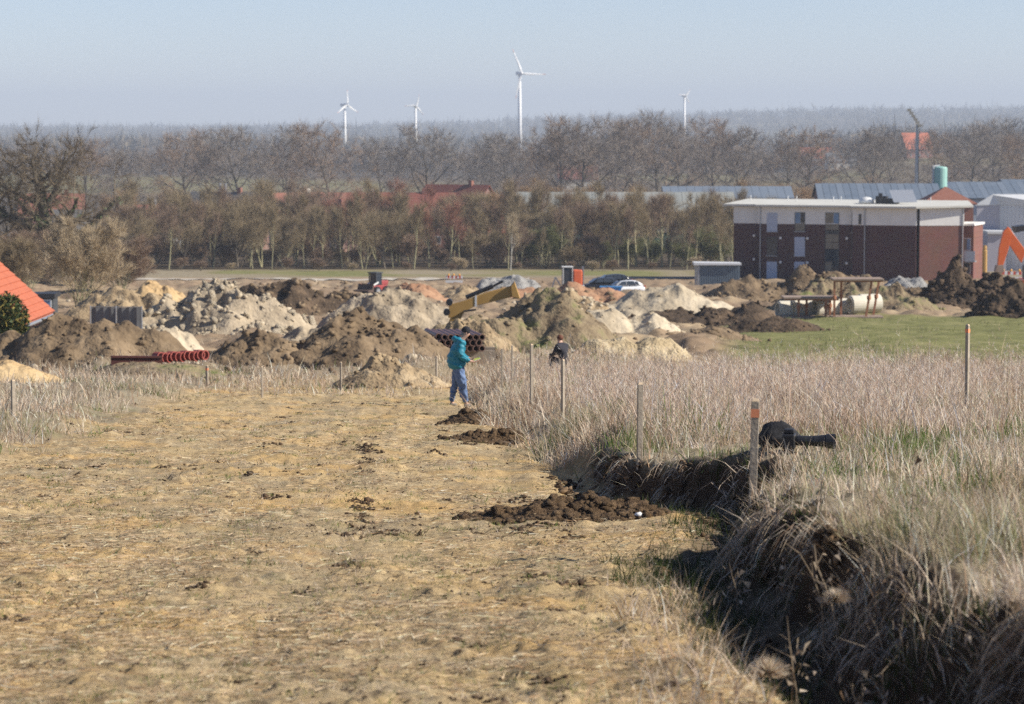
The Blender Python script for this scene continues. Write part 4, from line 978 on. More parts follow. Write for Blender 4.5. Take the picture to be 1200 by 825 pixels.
def house(px, d, ybase, w, dep, wh, rh, rz, wall, roof, label, chimney=True, name='house', nwin=3, hip=0, group=None, over=.4):
    if 440 < d < 600: wh = wh + .8
    x = px2x(px, d); gz = tz(x, d) if ybase is None else W(px, ybase, d).z
    root = empty(name, (x, d, gz), label, 'building', group, rz)
    MB().prism([(-dep / 2, -1.0), (dep / 2, -1.0), (dep / 2, wh), (0, wh + rh - .25), (-dep / 2, wh)] if not hip else [(-dep / 2, -1.0), (dep / 2, -1.0), (dep / 2, wh), (-dep / 2, wh)], -w / 2, w / 2, 'x').build('wall', wall, root)
    o = over; sl = rh / (dep / 2)
    mb = MB(); t = .16; hx = w / 2 + o; hi = w / 2 * hip
    e = dep / 2 + o; ze = wh - sl * o
    V = [(-hx, -e, ze), (hx, -e, ze), (hx, e, ze), (-hx, e, ze), (-hx + hi + (o if hip else 0), 0, wh + rh), (hx - hi - (o if hip else 0), 0, wh + rh)]
    V2 = [(a, b, c + t) for a, b, c in V]
    Fc = [(0, 1, 5, 4), (2, 3, 4, 5), (0, 4, 3), (1, 2, 5)]
    if not hip: Fc = Fc[:2]
    mb.add(V2, Fc); mb.add(V, [tuple(reversed(f)) for f in Fc])
    for i, j in ((0, 1), (2, 3)): mb.add([V[i], V[j], V2[j], V2[i]], [(0, 1, 2, 3)])
    if not hip:
        for i, j in ((0, 4), (4, 3), (1, 5), (5, 2)): mb.add([V[i], V[j], V2[j], V2[i]], [(0, 1, 2, 3)])
    rf = mb.build('roof', roof, root)
    if chimney: MB().box(w * .2, w * .2 + .7, -.4, .4, wh + rh - .8, wh + rh + .9).build('chimney', wall, rf)
    for k in range(nwin):
        cx = -w / 2 + w * (k + .5) / nwin
        fr = MB().box(cx - .55, cx + .55, -dep / 2 - .06, -dep / 2 + .05, .9, 2.2).build('window', M_WFRAME, root)
        MB().box(cx - .46, cx - .03, -dep / 2 - .075, -dep / 2 - .065, 1.0, 2.1).build('pane', M_GLASS, fr)
        MB().box(cx + .03, cx + .46, -dep / 2 - .075, -dep / 2 - .065, 1.0, 2.1).build('pane', M_GLASS, fr)
    return root
R_RED = mat_tile('red clay tiles', (.25, .085, .06), (.18, .065, .05)); R_ORG = mat_tile('orange clay tiles', (.50, .15, .075), (.40, .115, .06))
R_DRK = mat_tile('dark grey tiles', (.10, .10, .105), (.15, .145, .14)); R_BRN = mat_tile('brown red tiles', (.30, .13, .09), (.24, .10, .07))
W_RED = mat_brick('village brick', (.34, .12, .075), (.27, .09, .06), (.3, .24, .2)); W_GRY = mat('grey boards', (.20, .21, .23), (.26, .27, .29), 1.5, .8)
W_CRM = mat('cream render', (.60, .56, .48), (.52, .48, .41), 1, .85)
house(172, 455, None, 9, 8, 4.4, 2.6, 1.25, W_GRY, R_RED, 'grey boarded gable house with red roof behind the belt beside the ivy oak', nwin=2)
house(110, 470, None, 13, 8, 3.2, 2.8, .15, W_CRM, R_DRK, 'low pale house with dark roof behind the ivy oak')
h = house(263, 480, None, 12, 9, 5.0, 3.8, -.35, W_RED, R_DRK, 'red brick house with dark roof and twin silver flues')
for dx in (-.9, .1): MB().tube((dx, 0, 8), (dx, 0, 11.2), .22, n=10).build('flue', M_ZINC, h)
MB().prism([(1.6, 8.78), (2.6, 8.78), (4.4, 5.2), (3.4, 5.2)], -2.0, -1.9).build('roof_edge_board', W_CRM, h)
house(345, 500, None, 11, 9, 4.5, 4.0, .6, W_CRM, R_BRN, 'pale house with brown red roof between bare garden trees')
house(385, 470, None, 10, 8, 3.5, 3.5, -.5, W_RED, R_RED, 'small brick house with sloping grey verge boards behind the belt')
house(470, 490, None, 18, 10, 4.2, 4.4, .08, W_RED, R_RED, 'wide house with long red roof behind the belt')
house(536, 520, None, 13, 10, 5.2, 4.6, -.55, W_RED, R_RED, 'tall red roofed house with chimney above the belt')
house(560, 455, None, 9, 7, 3.0, 3.2, .1, W_RED, R_RED, 'small red roofed house with white doors seen through the belt')
house(290, 560, None, 12, 9, 4.2, 3.8, 0, W_RED, R_RED, 'far red roofed house behind the twin flues')
house(420, 580, None, 12, 9, 4.0, 3.8, .2, W_CRM, R_BRN, 'far brownish roofed house behind the wide red roof')
house(60, 560, None, 12, 9, 4.0, 3.8, .1, W_RED, R_BRN, 'brown roofed house seen through the ivy oak crown')
house(1072, 1500, None, 15, 11, 5, 8, .35, W_RED, R_ORG, 'farmhouse with steep bright orange roof beside the floodlight mast')
house(985, 1450, None, 14, 9, 4, 4, .1, W_CRM, R_DRK, 'small pale farm building with dark roof on the green slope')
house(955, 1700, None, 20, 11, 5, 6, .0, W_RED, R_ORG, 'distant orange roofed farm behind bare trees')
house(676, 1150, None, 16, 11, 5, 5, .1, W_CRM, R_RED, 'distant pink roofed house between the tall oaks')

# greenhouse-like long hall with glazed front
def long_hall(px0, px1, d, zbase_py, z_eave_py, z_ridge_py, wall, roof, label, rot=0, bands=24, skylight=None, dep=18):
    x0, x1 = px2x(px0, d), px2x(px1, d); gz = tz((x0 + x1) / 2, d); ze = W(600, z_eave_py, d).z - gz; zr = W(600, z_ridge_py, d + dep / 2).z - gz
    w = x1 - x0; root = empty('hall', ((x0 + x1) / 2, d, gz), label, 'building', None, rot)
    MB().prism([(0, -1), (dep, -1), (dep, ze), (dep / 2, zr - .2), (0, ze)], -w / 2, w / 2, 'x').build('wall', wall, root)
    n = bands
    for k in range(n):
        a, b = -w / 2 - .3 + (w + .6) * k / n, -w / 2 - .3 + (w + .6) * (k + 1) / n - .05; lift = .03 * (k % 2)
        MB().prism([(-.5, ze - .15 + lift), (dep / 2, zr + lift), (dep / 2, zr + .14 + lift), (-.5, ze + lift)], a, b, 'x').build('roof_panel', roof if not skylight or k % 3 else skylight, root)
        MB().prism([(dep / 2 + .01, zr + lift), (dep + .5, ze - .15 + lift), (dep + .5, ze + lift), (dep / 2 + .01, zr + .14 + lift)], a, b, 'x').build('roof_panel', roof, root)
    return root
M_BLUE = mat('blue grey sheet roof', (.115, .15, .20), (.15, .185, .235), .4, .85); M_BLUEL = mat('pale blue roof sheet', (.145, .18, .23), (.17, .205, .255), .4, .85)
M_PALEW = mat('pale grey sheet wall', (.50, .52, .54), (.56, .58, .60), .5, .6); M_GREYG = mat('greenhouse glass', (.25, .265, .25), (.32, .33, .31), .3, .8)
M_SHEET = mat('white sheet wall', (.66, .67, .68), (.60, .61, .62), .5, .55); M_GREENS = mat('dark green sheet', (.10, .16, .11), (.14, .2, .14), .5, .6)
g = long_hall(600, 862, 468, 270, 248, 226, M_GREENS, M_GREYG, 'long pale glazed hall behind the belt of trees', bands=30, dep=14)
for k in range(14): MB().box(-17.5 + 2.5 * k, -15.3 + 2.5 * k, -.12, -.02, 3.2, 5.6).build('window', M_GREYG, g)
long_hall(780, 930, 560, 250, 232, 219, M_PALEW, M_BLUEL, 'far hall with pale blue roof lights above the orange willows', bands=16, skylight=M_BLUEL, dep=14)
long_hall(962, 1104, 420, 262, 234, 216, W_RED, M_BLUE, 'brick hall with blue grey sheet roof behind the apartment house', bands=18, skylight=M_BLUEL, rot=-.06, dep=20)
long_hall(1108, 1250, 470, 262, 232, 214, M_PALEW, M_BLUE, 'wide blue grey roofed hall behind the white sheet hall', bands=18, skylight=M_BLUEL, rot=-.05, dep=26)
long_hall(1185, 1260, 540, 240, 219, 211, M_PALEW, M_BLUE, 'farther blue roofed hall beyond the industrial yard', bands=8, dep=20)
house(1109, 352, None, 6.0, 6, 8.9, 1.75, 0, W_RED, R_BRN, 'small brick building with brown pyramid tile roof behind the apartment house', chimney=False, nwin=0, hip=.98)
def white_hall():
    d = 372; x = px2x(1172, d); gz = tz(x, d); root = empty('white_hall', (x, d, gz), 'white sheet metal hall with shade-toned gable beside the excavator', 'building')
    Z = lambda py: W(600, py, d).z - gz; X = lambda px: px2x(px, d) - x
    gx0, gx1 = X(1146), X(1173)
    MB().prism([(gx0, -1), (gx1, -1), (gx1, Z(241)), ((gx0 + gx1) / 2 + .6, Z(236)), (gx0, Z(240))], 0, .3).build('gable_wall', W_GRY if 0 else mat('shade-toned white sheet', (.42, .40, .44), (.46, .44, .48), .6, .6), root)  # gable's shade put into the colour: white sheet toned lilac grey
    n = 16; c0 = (gx1, 0.02); dx, dy = 7.6, -3.6
    for k in range(n):
        a = (c0[0] + dx * k / n, c0[1] + dy * k / n); b = (c0[0] + dx * (k + .97) / n, c0[1] + dy * (k + .97) / n)
        MB().prism([a, b, (b[0] + .1, b[1] + .25), (a[0] + .1, a[1] + .25)], -1, Z(240), 'z').build('wall_panel', M_SHEET, root)
    zt = Z(240); zr = Z(228.5); A = Vector((gx0 - .2, -.1, Z(241))); Bq = Vector((gx1, -.1, zt)); Cq = Vector((gx1 + dx, dy - .1, zt)); Dq = Vector(((gx0 + gx1) / 2 + .6, .1, zr)); Eq = Vector(((gx0 + gx1) / 2 + .6 + dx, dy + 4, zr))
    mb = MB(); up = Vector((0, 0, .12)); mb.add([Bq, Cq, Eq, Dq, Bq + up, Cq + up, Eq + up, Dq + up], [(3, 2, 1, 0), (4, 5, 6, 7), (0, 1, 5, 4), (1, 2, 6, 5), (2, 3, 7, 6), (3, 0, 4, 7)]); mb.build('roof', M_SHEET, root)
    mb = MB(); mb.add([A, Bq, Dq, A + up, Bq + up, Dq + up], [(0, 1, 2), (5, 4, 3), (0, 3, 4, 1), (1, 4, 5, 2), (2, 5, 3, 0)]); mb.build('roof_edge', M_SHEET, root)
    MB().box(X(1150), X(1172), -6, -.05, -1, Z(272)).build('annex', mat('shade-toned panel', (.40, .38, .44), (.44, .42, .47), .6, .6), root)  # annex takes the same painted-in shade tone as the gable
    MB().box(X(1149.5), X(1172.5), -6.3, -.02, Z(272) + .003, Z(269)).build('annex_roof', M_SHEET, root)
white_hall()
# floodlight mast
def mast():
    d = 640; x = px2x(1075, d); gz = tz(x, d); Z = lambda py: W(600, py, d).z - gz
    root = empty('floodlight_mast', (x, d, gz), 'tall slender floodlight mast with tilted lamp array above the hall roofs', 'mast')
    MB().tube((0, 0, -.5), (0, 0, Z(146)), .55, .35, 10).build('pole', M_ZINC, root)
    MB().tube((.3, -.4, 0), (.3, -.4, Z(150)), .08, .08, 6).build('cable_pipe', M_BLACK, root)
    ar = MB().bar((.5, -.3, Z(149)), (-1.9, -.3, Z(128)), .5, .25).build('lamp_arm', mat('weathered steel', (.26, .22, .14), (.36, .31, .2), 2, .6), root)
    for k in range(6):
        t = k / 5; p = Vector((.5 - 2.4 * t, -.75, Z(147) + (Z(129) - Z(147)) * t))
        MB().box(p.x - .55, p.x + .35, p.y - .25, p.y + .1, p.z - .3, p.z + .3).build('floodlight', mat('lamp housing', (.45, .42, .36), (.2, .18, .14), 2, .5), ar)
mast()
def silo():
    d = 455; x = px2x(1103, d); gz = tz(x, d); Z = lambda py: W(600, py, d).z - gz
    root = empty('silo', (x, d, gz), 'mint green cylindrical silo standing behind the brown pyramid roof', 'silo')
    m = mat('mint paint', (.28, .52, .46), (.36, .60, .53), .8, .5)
    MB().lathe([(.6, Z(232)), (1.05, Z(220)), (1.05, Z(197)), (.98, Z(196)), (.3, Z(194.8))], 18).build('tank', m, root, smooth=False)
    for k in range(4): a = k * 1.57 + .6; MB().tube((math.cos(a) * .95, math.sin(a) * .95, -.5), (math.cos(a) * .95, math.sin(a) * .95, Z(221)), .09, n=6).build('leg', M_ZINC, root)
    MB().tube((-1.25, -.3, 0), (-1.25, -.3, Z(195)), .14, n=6).tube((-1.25, -.3, Z(195)), (-.2, 0, Z(194)), .14, n=6).build('fill_pipe', M_PALEW, root)
silo()
# orange roofed house at the edge of the site
def orange_house():
    d = 128; e = W(53, 364, d); gz = tz(e.x, d); root = empty('orange_roof_house', (e.x, d, gz), 'low house with bright orange tiled roof behind the evergreen bush', 'house')
    ze = e.z - gz; L = 9; w = 5.2; m = .98
    # roof slope in courses of tiles, ridge runs away from the road
    n = 22; root_roof = MB().prism([(.35, ze - .1), (-w, ze + w * m), (-2 * w, ze - .1), (-2 * w, ze - .25), (-w, ze + w * m - .2), (.35, ze - .28)], -L, 0).build('roof', R_ORG, root)
    for k in range(n):
        t0 = k / n; t1 = (k + 1.12) / n
        a = Vector((.38 - (w + .38) * t0, 0, ze - .06 + (w * m) * t0)); b = Vector((.38 - (w + .38) * t1, 0, ze - .06 + (w * m) * t1))
        nrm = Vector((m, 0, 1)).normalized()
        mb = MB(); p0 = a + nrm * .075; p1 = b + nrm * .03
        mb.prism([(a.x, a.z), (p0.x, p0.z), (p1.x, p1.z), (b.x, b.z)], -L - .1, .1)
        mb.build('tile_course', R_ORG, root_roof)
    MB().box(-2 * w + .5, -.1, -L + .3, -.3, -1, ze).build('wall', W_RED, root)
    MB().prism([(-.1, ze + .002), (-w, ze + w * m - .3), (-2 * w + .5, ze + .002)], -.6, -.32).build('gable', W_RED, root)
    MB().tube((.45, -L, ze - .16), (.45, .1, ze - .16), .08, n=8).build('gutter', M_ZINC, root)
orange_house()
def shed():
    d = 190; p = W(51, 368, d); gz = tz(p.x, d); root = empty('blue_window_shed', (p.x, d, gz), 'small dark shed with blue window behind the orange roof', 'shed')
    zt = W(51, 344, d).z - gz
    MB().box(-.75, .65, 0, 2, -.3, zt - .3).build('wall', M_FRAME, root); MB().box(-.9, .8, -.2, 2.2, zt - .298, zt).build('roof', M_BLACK, root)
    f = MB().box(-.3, .55, -.06, -.005, zt - 1.25, zt - .4).build('window', M_WFRAME, root); MB().box(-.22, .47, -.075, -.065, zt - 1.17, zt - .48).build('pane', M_GLASSB, f)
shed()
def container():
    d = 300; x = px2x(843, d); gz = tz(x, d); Z = lambda py: W(600, py, d).z - gz; root = empty('site_container', (x, d, gz), 'dark blue grey site shelter with pale flat roof beside the apartment house', 'container')
    w = 50 / F * d / 2; zt = Z(309); m = mat('blue grey steel', (.10, .14, .18), (.13, .17, .21), 1, .55)
    MB().box(-w + .25, w, 0, 2.4, -.2, zt - .15).build('body', m, root)
    for k in range(18): MB().box(-w + .3 + k * (2 * w - .3) / 18, -w + .3 + k * (2 * w - .3) / 18 + .13, -.045, -.003, .1, zt - .25).build('rib', m, root)
    MB().prism([(-w - .35, zt - .145), (w + .15, zt - .145), (w + .15, zt + .05), (-w - .35, zt + .12)], -.35, 2.7).build('roof', M_SHEET, root)
    MB().box(-w - .25, -w - .1, .1, .25, -.2, zt - .15).build('post', M_ZINC, root)
    MB().box(-w + .05, -w + .24, -.1, 2.3, -.2, zt - .16).build('end_frame', M_ZINC, root)
container()

# ------------------------------------------------------------------ wind turbines
def turbine(px, hub, blade, d, angs, label, yaw, base_py):
    x = px2x(px, d); gz = tz(x, d); hz_ = W(px, hub, d).z - gz; L = blade / F * d
    root = empty('wind_turbine', (x, d, gz), label, 'wind turbine')
    m = mat('turbine white', (.85, .85, .85), (.80, .80, .80), .1, .5); mr = mat('blade tip red', (.62, .36, .33), (.6, .34, .31), .1, .5)
    k = max(L / 40 * 1.5, .75)
    MB().tube((0, 0, -3), (0, 0, hz_ - 1.5 * k), 2.6 * k, 1.35 * k, 16).build('tower', m, root, smooth=True)
    MB().box(-2 * k, 2 * k, -4.5 * k, 7 * k, hz_ - 1.8 * k, hz_ + 2.0 * k).build('nacelle', m, root, bevel=.6 * k)
    hub_o = MB().tube((0, -4.5 * k, hz_), (0, -7.2 * k, hz_), 1.9 * k, .8 * k, 12).build('hub', m, root)
    for a in angs:
        a = math.radians(a); u = Vector((math.sin(a), 0, math.cos(a))); w = Vector((math.cos(a), 0, -math.sin(a)))
        c = Vector((0, -5.8 * k, hz_)); mb = MB(); prof_ = [(0, 1.0, 1.0), (.08, 1.1, .9), (.2, 2.0, .55), (.5, 1.4, .35), (.86, .8, .2)]
        def ring(t, ww, th): p = c + u * (L * t); return [p - w * ww * k * .4, p + Vector((0, -th * k, 0)), p + w * ww * k * .9, p + Vector((0, th * k, 0))]
        vs = []; fs = []
        for q in prof_: vs += ring(*q)
        for i in range(len(prof_) - 1): fs += [(4 * i + j, 4 * i + (j + 1) % 4, 4 * i + 4 + (j + 1) % 4, 4 * i + 4 + j) for j in range(4)]
        mb.add(vs, fs); b = mb.build('blade', m, root)
        t = MB(); vs = ring(.86, .8, .2) + ring(1.0, .35, .1); t.add(vs, [(j, (j + 1) % 4, 4 + (j + 1) % 4, 4 + j) for j in range(4)] + [(4, 5, 6, 7)]); t.build('blade_tip', mr, b)
    root.rotation_euler = (0, 0, yaw)
turbine(609, 86, 30.5, 2300, (-22, 92, 194), 'largest white wind turbine above the bare woods with one blade level', .35, 147)
turbine(404, 123, 18, 2700, (-2, 118, 238), 'small wind turbine above the tallest round oak with one blade straight up', .75, 150)
turbine(487, 124, 13.5, 2800, (14, 140, 268), 'small wind turbine with one blade pointing level away from the large turbine', .2, 150)
turbine(802, 112, 9.5, 3000, (35, 155, 275), 'tiny wind turbine above the tall row of oaks', .3, 140)

# ------------------------------------------------------------------ survey stakes
M_STAKE = mat('weathered wood stake', (.30, .25, .19), (.44, .38, .30), 9, .9, .3, 40); M_PINK = mat('orange marking paint', (.85, .33, .16), (.75, .27, .14), 12, .8)
M_CUT = mat('fresh cut wood', (.62, .48, .33), (.55, .42, .28), 12, .9)
def stake(px, top, d, label, wid=.052, paint=False, lean=0):
    x = px2x(px, d); gz = tz(x, d); h = W(px, top, d).z - gz
    root = empty('survey_stake', (x, d, gz), label, 'stake', rz=.5 + px * .01); root.rotation_euler = (0, lean, .5 + px * .01)
    w = wid / 2
    MB().box(-w, w, -w, w, -.25, h - .02).build('shaft', M_STAKE, root, bevel=.004)
    MB().add([(-w, -w, h - .019), (w, -w, h - .019), (w, w, h - .019), (-w, w, h - .019), (-w * .6, -w * .6, h), (w * .6, -w * .6, h), (w * .6, w * .6, h), (-w * .6, w * .6, h)], [(4, 5, 6, 7), (0, 1, 5, 4), (1, 2, 6, 5), (2, 3, 7, 6), (3, 0, 4, 7)]).build('cut_top', M_CUT, root)
    if paint: e = w + .0025; MB().box(-e, e, -e, e, h - .135, h - .075).build('paint_band', M_PINK, root)
stake(885, 467, 20.4, 'wooden survey stake with orange paint band beside the black lens', .056, True, -.02)
stake(751, 448, 28.5, 'weathered wooden stake at the corner of the undercut bank', .054, False, -.02)
stake(660, 421, 44, 'slim grey stake in the dry grass before the crouching person', .045)
stake(623, 403, 50, 'tall straight stake in the dry weeds between person in teal and crouching person', .05)
stake(600, 404, 66, 'thin pale stake behind the weeds near the person in teal', .04); stake(588, 408, 64, 'thin pale stake just beside the notepad of the person in teal', .04)
stake(1137, 380, 46, 'single stake with bright top standing in the field of dry weeds', .055, True)
stake(11, 445, 47, 'pale stake in thin grass in front of the yellow sandy hump', .06)
stake(305, 429, 66, 'thin stake in front of the rounded brown mound', .045); stake(398, 424, 70, 'thin stake in front of the brown mound with dark flank', .045)
stake(240, 428, 74, 'low stake with orange top below the red pipes', .06, True); stake(511, 417, 76, 'thin stake between small tan mound and person in teal', .045)

# ------------------------------------------------------------------ camera with long lens and bag on the bank
def lens():
    d = 25.6; p = W(925, 520, d); gz = tz(p.x, d); root = empty('telephoto_camera', (p.x, d, gz), 'black camera with long telephoto lens lying on the grassy bank', 'camera', rz=-.18)
    m = mat('black lens barrel', (.015, .015, .017), (.03, .03, .033), 20, .45)
    z = .11
    b = MB().lathe([(.042, 0), (.046, .02), (.046, .16), (.05, .165), (.05, .2), (.058, .26), (.058, .29)], 16); o = b.build('lens_barrel', m, root); o.rotation_euler = (0, math.pi / 2, 0); o.location = (.06, 0, z)
    b = MB().lathe([(.061, 0), (.066, .005), (.069, .085), (.064, .085), (.058, .01)], 16); h = b.build('lens_hood', m, root); h.rotation_euler = (0, math.pi / 2, 0); h.location = (.33, 0, z)
    MB().box(-.06, .055, -.08, .08, z - .075, z + .06).box(-.05, .045, -.035, .035, z + .06, z + .105).box(-.05, .05, -.08, -.035, z - .12, z - .075).build('camera_body', m, root, bevel=.012)
    MB().box(.13, .17, -.012, .012, .0, z - .045).box(.11, .19, -.02, .02, -.015, .004).build('lens_foot', m, root, bevel=.004)
    MB().tube((-.05, -.085, z + .03), (-.02, -.12, z - .06), .008).tube((-.02, -.12, z - .06), (.05, -.1, z - .09), .008).build('strap', m, root)
    q = W(911, 515, 25.9); gz2 = tz(q.x, 25.9)
    bag = empty('camera_bag', (q.x, 25.9, gz2 - .02), 'crumpled black bag slumped under the camera on the bank', 'bag')
    n, rng = 18, np.random.RandomState(3); mb = MB(); pr = [(.13, -.03), (.20, .02), (.21, .08), (.16, .14), (.13, .19), (.05, .225)]
    vs = []
    for r_, zz in pr:
        for i in range(n): a = 6.283 * i / n; k = 1 + .34 * (rng.rand() - .5) + .2 * math.sin(3 * a + zz * 20); vs.append((r_ * k * math.cos(a) * .85, r_ * k * math.sin(a) * .75, zz + .02 * rng.rand()))
    mb.add(vs, [(k * n + i, k * n + (i + 1) % n, (k + 1) * n + (i + 1) % n, (k + 1) * n + i) for k in range(len(pr) - 1) for i in range(n)] + [tuple(range((len(pr) - 1) * n, len(pr) * n))])
    cl = mat('black nylon', (.012, .012, .014), (.028, .028, .032), 14, .8, .4); mb.build('bag_body', cl, bag, smooth=True)
    MB().tube((-.1, -.12, .0), (-.17, -.16, .10), .014).tube((-.17, -.16, .10), (-.1, -.14, .2), .014).build('shoulder_strap', cl, bag)
    MB().box(-.08, .06, -.17, -.13, .02, .11).build('front_pocket', cl, bag, bevel=.02)
lens()
def paper():
    d = gd(748, 613); p = W(748, 613, d); gz = tz(p.x, d); root = empty('crumpled_paper', (p.x, d, gz), 'crumpled white scrap of paper beside the fresh soil heap', 'litter')
    v, f = chunks(np.array([[0, 0, .03], [.07, .02, .028], [-.06, .0, .02]]), np.array([.034, .03, .024]), 8, .7, .45)
    link('scrap', mesh_np('scrap', v, f), mat('white paper', (.82, .82, .80), (.7, .7, .68), 20, .8), root)
paper()

# grass heads and dead plants standing at the shaded bank
def dead_plants():
    r = np.random.RandomState(31); k = 0
    for px, py, d, h, lab in ((973, 640, 15.2, .72, 'tall dead brown stem leaning before the shaded bank'), (992, 655, 15.0, .55, 'forked dead stem before the shaded bank with grass tuft behind'), (1040, 730, 13.2, .45, 'short broken dead stem under the overhanging grass'), (1150, 760, 12.4, .5, 'drooping dead stem with dry leaves at the bank corner'), (1090, 770, 12.6, .36, 'thin crossed dead twig at the foot of the bank'), (920, 690, 16.5, .4, 'pale dead stalk in the bank shadow beside a grass tussock'), (868, 690, 17.2, .34, 'thin upright dead stalk at the sunny rim of the bank shadow'), (1075, 640, 15.0, .62, 'tall pale weed stem standing on top of the bank'), (940, 760, 13.8, .42, 'bent dead stem rising from the dark ditch grass'), (1010, 800, 12.9, .40, 'bare dead twig sticking out of the ditch')):
        x = px2x(px, d); gz = tz(x, d); root = empty('dead_plant', (x, d, gz), lab, 'plant'); mb = MB()
        p = Vector((0, 0, -.03)); dr = Vector((r.normal(0, .15), r.normal(0, .1), 1)).normalized()
        for i in range(5):
            q = p + dr * h / 5; mb.tube(p, q, .007 - .0009 * i, .0062 - .0009 * i, 5); p = q; dr = (dr + Vector(r.normal(0, .12, 3))).normalized()
            if i > 0:
                for _ in range(2): t = (dr + Vector(r.normal(0, .9, 3))).normalized(); mb.tube(p, p + t * (.05 + .12 * r.rand()), .003, .001, 4)
        mb.build('stem', mat('dead stem', (.22, .165, .11), (.34, .27, .19), 12, .9), root)
        n = 26; P = np.array([[r.normal(0, .04), r.normal(0, .04), h * (.35 + .6 * r.rand())] for _ in range(n)]); a = r.normal(0, .016, (n, 3)); b = r.normal(0, .016, (n, 3)); b[:, 2] -= .02
        v = np.stack([P, P + a, P + b], 1).reshape(-1, 3); link('dry_leaves', mesh_np('dry_leaves', v, np.arange(3 * n).reshape(-1, 3), np.repeat(straw_col(r, n, .6), 3, 0)), M_GRASS, root)
    for px, py, d, s, lab in ((905, 785, 13.6, .075, 'round pale dry grass tussock at the sunny edge of the bank shadow'), (985, 700, 14.6, .055, 'small round straw tussock hanging on the shaded bank face')):
        x = px2x(px, d); zc = W(px, py, d).z; gz = tz(x, d); root = empty('grass_tussock', (x, d, gz), lab, 'grass'); n = 900
        a = r.normal(0, 1, (n, 3)); a[:, 2] = np.abs(a[:, 2]) * .8; a /= np.linalg.norm(a, axis=1, keepdims=True)
        P = a * s * .2 + np.array([0, 0, max(zc - gz - s * .3, .0)]); tip = P + a * s * (.9 + .6 * r.rand(n, 1)); tip[:, 2] -= s * .25 * r.rand(n)
        sd = r.normal(0, .0022, (n, 3)); v = np.stack([P - sd, P + sd, tip], 1).reshape(-1, 3)
        link('blades', mesh_np('blades', v, np.arange(3 * n).reshape(-1, 3), np.repeat(straw_col(r, n, 1.0), 3, 0)), M_GRASS, root)
dead_plants()

# ------------------------------------------------------------------ pipes
def pipe_stack():
    d = 92; root0 = W(540, 414, d)
    mb = mat('brown clay pipe', (.13, .055, .04), (.19, .085, .06), 6, .45); mi = mat('pipe rim', (.21, .12, .09), (.17, .095, .07), 6, .6)
    k = 0; ro = .098
    for row in range(1, 4):
        for col in range(9):
            px = 503 + col * 7.3 + (row % 2) * 3.6; py = 415 - row * 6.6
            p = W(px, py, d); y0 = d + (.9 if col < 2 else 0) * (1 - .2 * row)
            if col == 0 and row in (1, 3): continue
            z = max(p.z, tz(p.x, d) + ro) if row == 0 else p.z
            name = 'clay_pipe'
            root = empty(name, (p.x, y0, p.z), 'dark brown clay pipe in the honeycomb stack behind the person in teal', 'pipe', 'stacked brown pipes', rz=.18)
            MB().pipe((0, .03, 0), (0, 2.6, 0), ro, ro * .78, 14).build('barrel', mb, root, smooth=False)
            MB().pipe((0, 0, 0), (0, .16, 0), ro + .008, ro * .80, 14).build('socket', mi, root)
    gz = tz(root0.x, d); r2 = empty('pipe_cradle', (root0.x, d, gz), 'timber bearers carrying the stacked brown pipes', 'timber')
    zb = W(540, 408.4, d).z - ro - gz - .01
    for y in (.5, 2.0): MB().box(-1.1, 1.1, y - .06, y + .06, min(zb - .12, -.1), zb).build('bearer', M_STAKE, r2)
pipe_stack()
def red_pipes():
    d = 84; mr = mat('red plastic ring', (.36, .08, .058), (.28, .06, .045), 4, .6)
    for k in range(11):
        px = 189 + k * 5.2; p = W(px, 418.5 - k * .3 + (k % 3) * .7, d + .05 * k); ro = .15
        root = empty('red_pipe_ring', (p.x, d + .05 * k, p.z), 'open red plastic pipe ring in the row on the weedy bank', 'pipe ring', 'row of red rings', rz=.75 + .12 * ((k * 7) % 3)); root.rotation_euler.y = .12 * ((k * 5) % 3 - 1)
        MB().pipe((0, 0, 0), (0, .16, 0), ro, ro * .80, 18).build('ring', mr, root)
        MB().pipe((0, .17, 0), (0, .30, 0), ro * .93, ro * .80, 18).build('collar', mr, root)
    a = W(130, 419.5, d - .6); b = W(190, 419, d - .2); x = (a.x + b.x) / 2; gz = tz(x, d + .4)
    r = empty('steel_beam', (x, d + .4, gz), 'dark red steel beam lying next to the red rings', 'beam'); m = mat('dark oxide steel', (.06, .02, .016), (.11, .035, .028), 4, .7)
    A = a - r.location; B = b - r.location; B.z = A.z - .10; C = A.lerp(B, .5)
    MB().bar(A + Vector((0, 0, .04)), B + Vector((0, 0, .10)), .16, .05).build('top_flange', m, r); MB().bar(A + Vector((0, 0, -.09)), B + Vector((0, 0, -.03)), .05, .2).build('web', m, r); MB().bar(A + Vector((0, 0, -.215)), B + Vector((0, 0, -.155)), .16, .05).build('bottom_flange', m, r)
red_pipes()
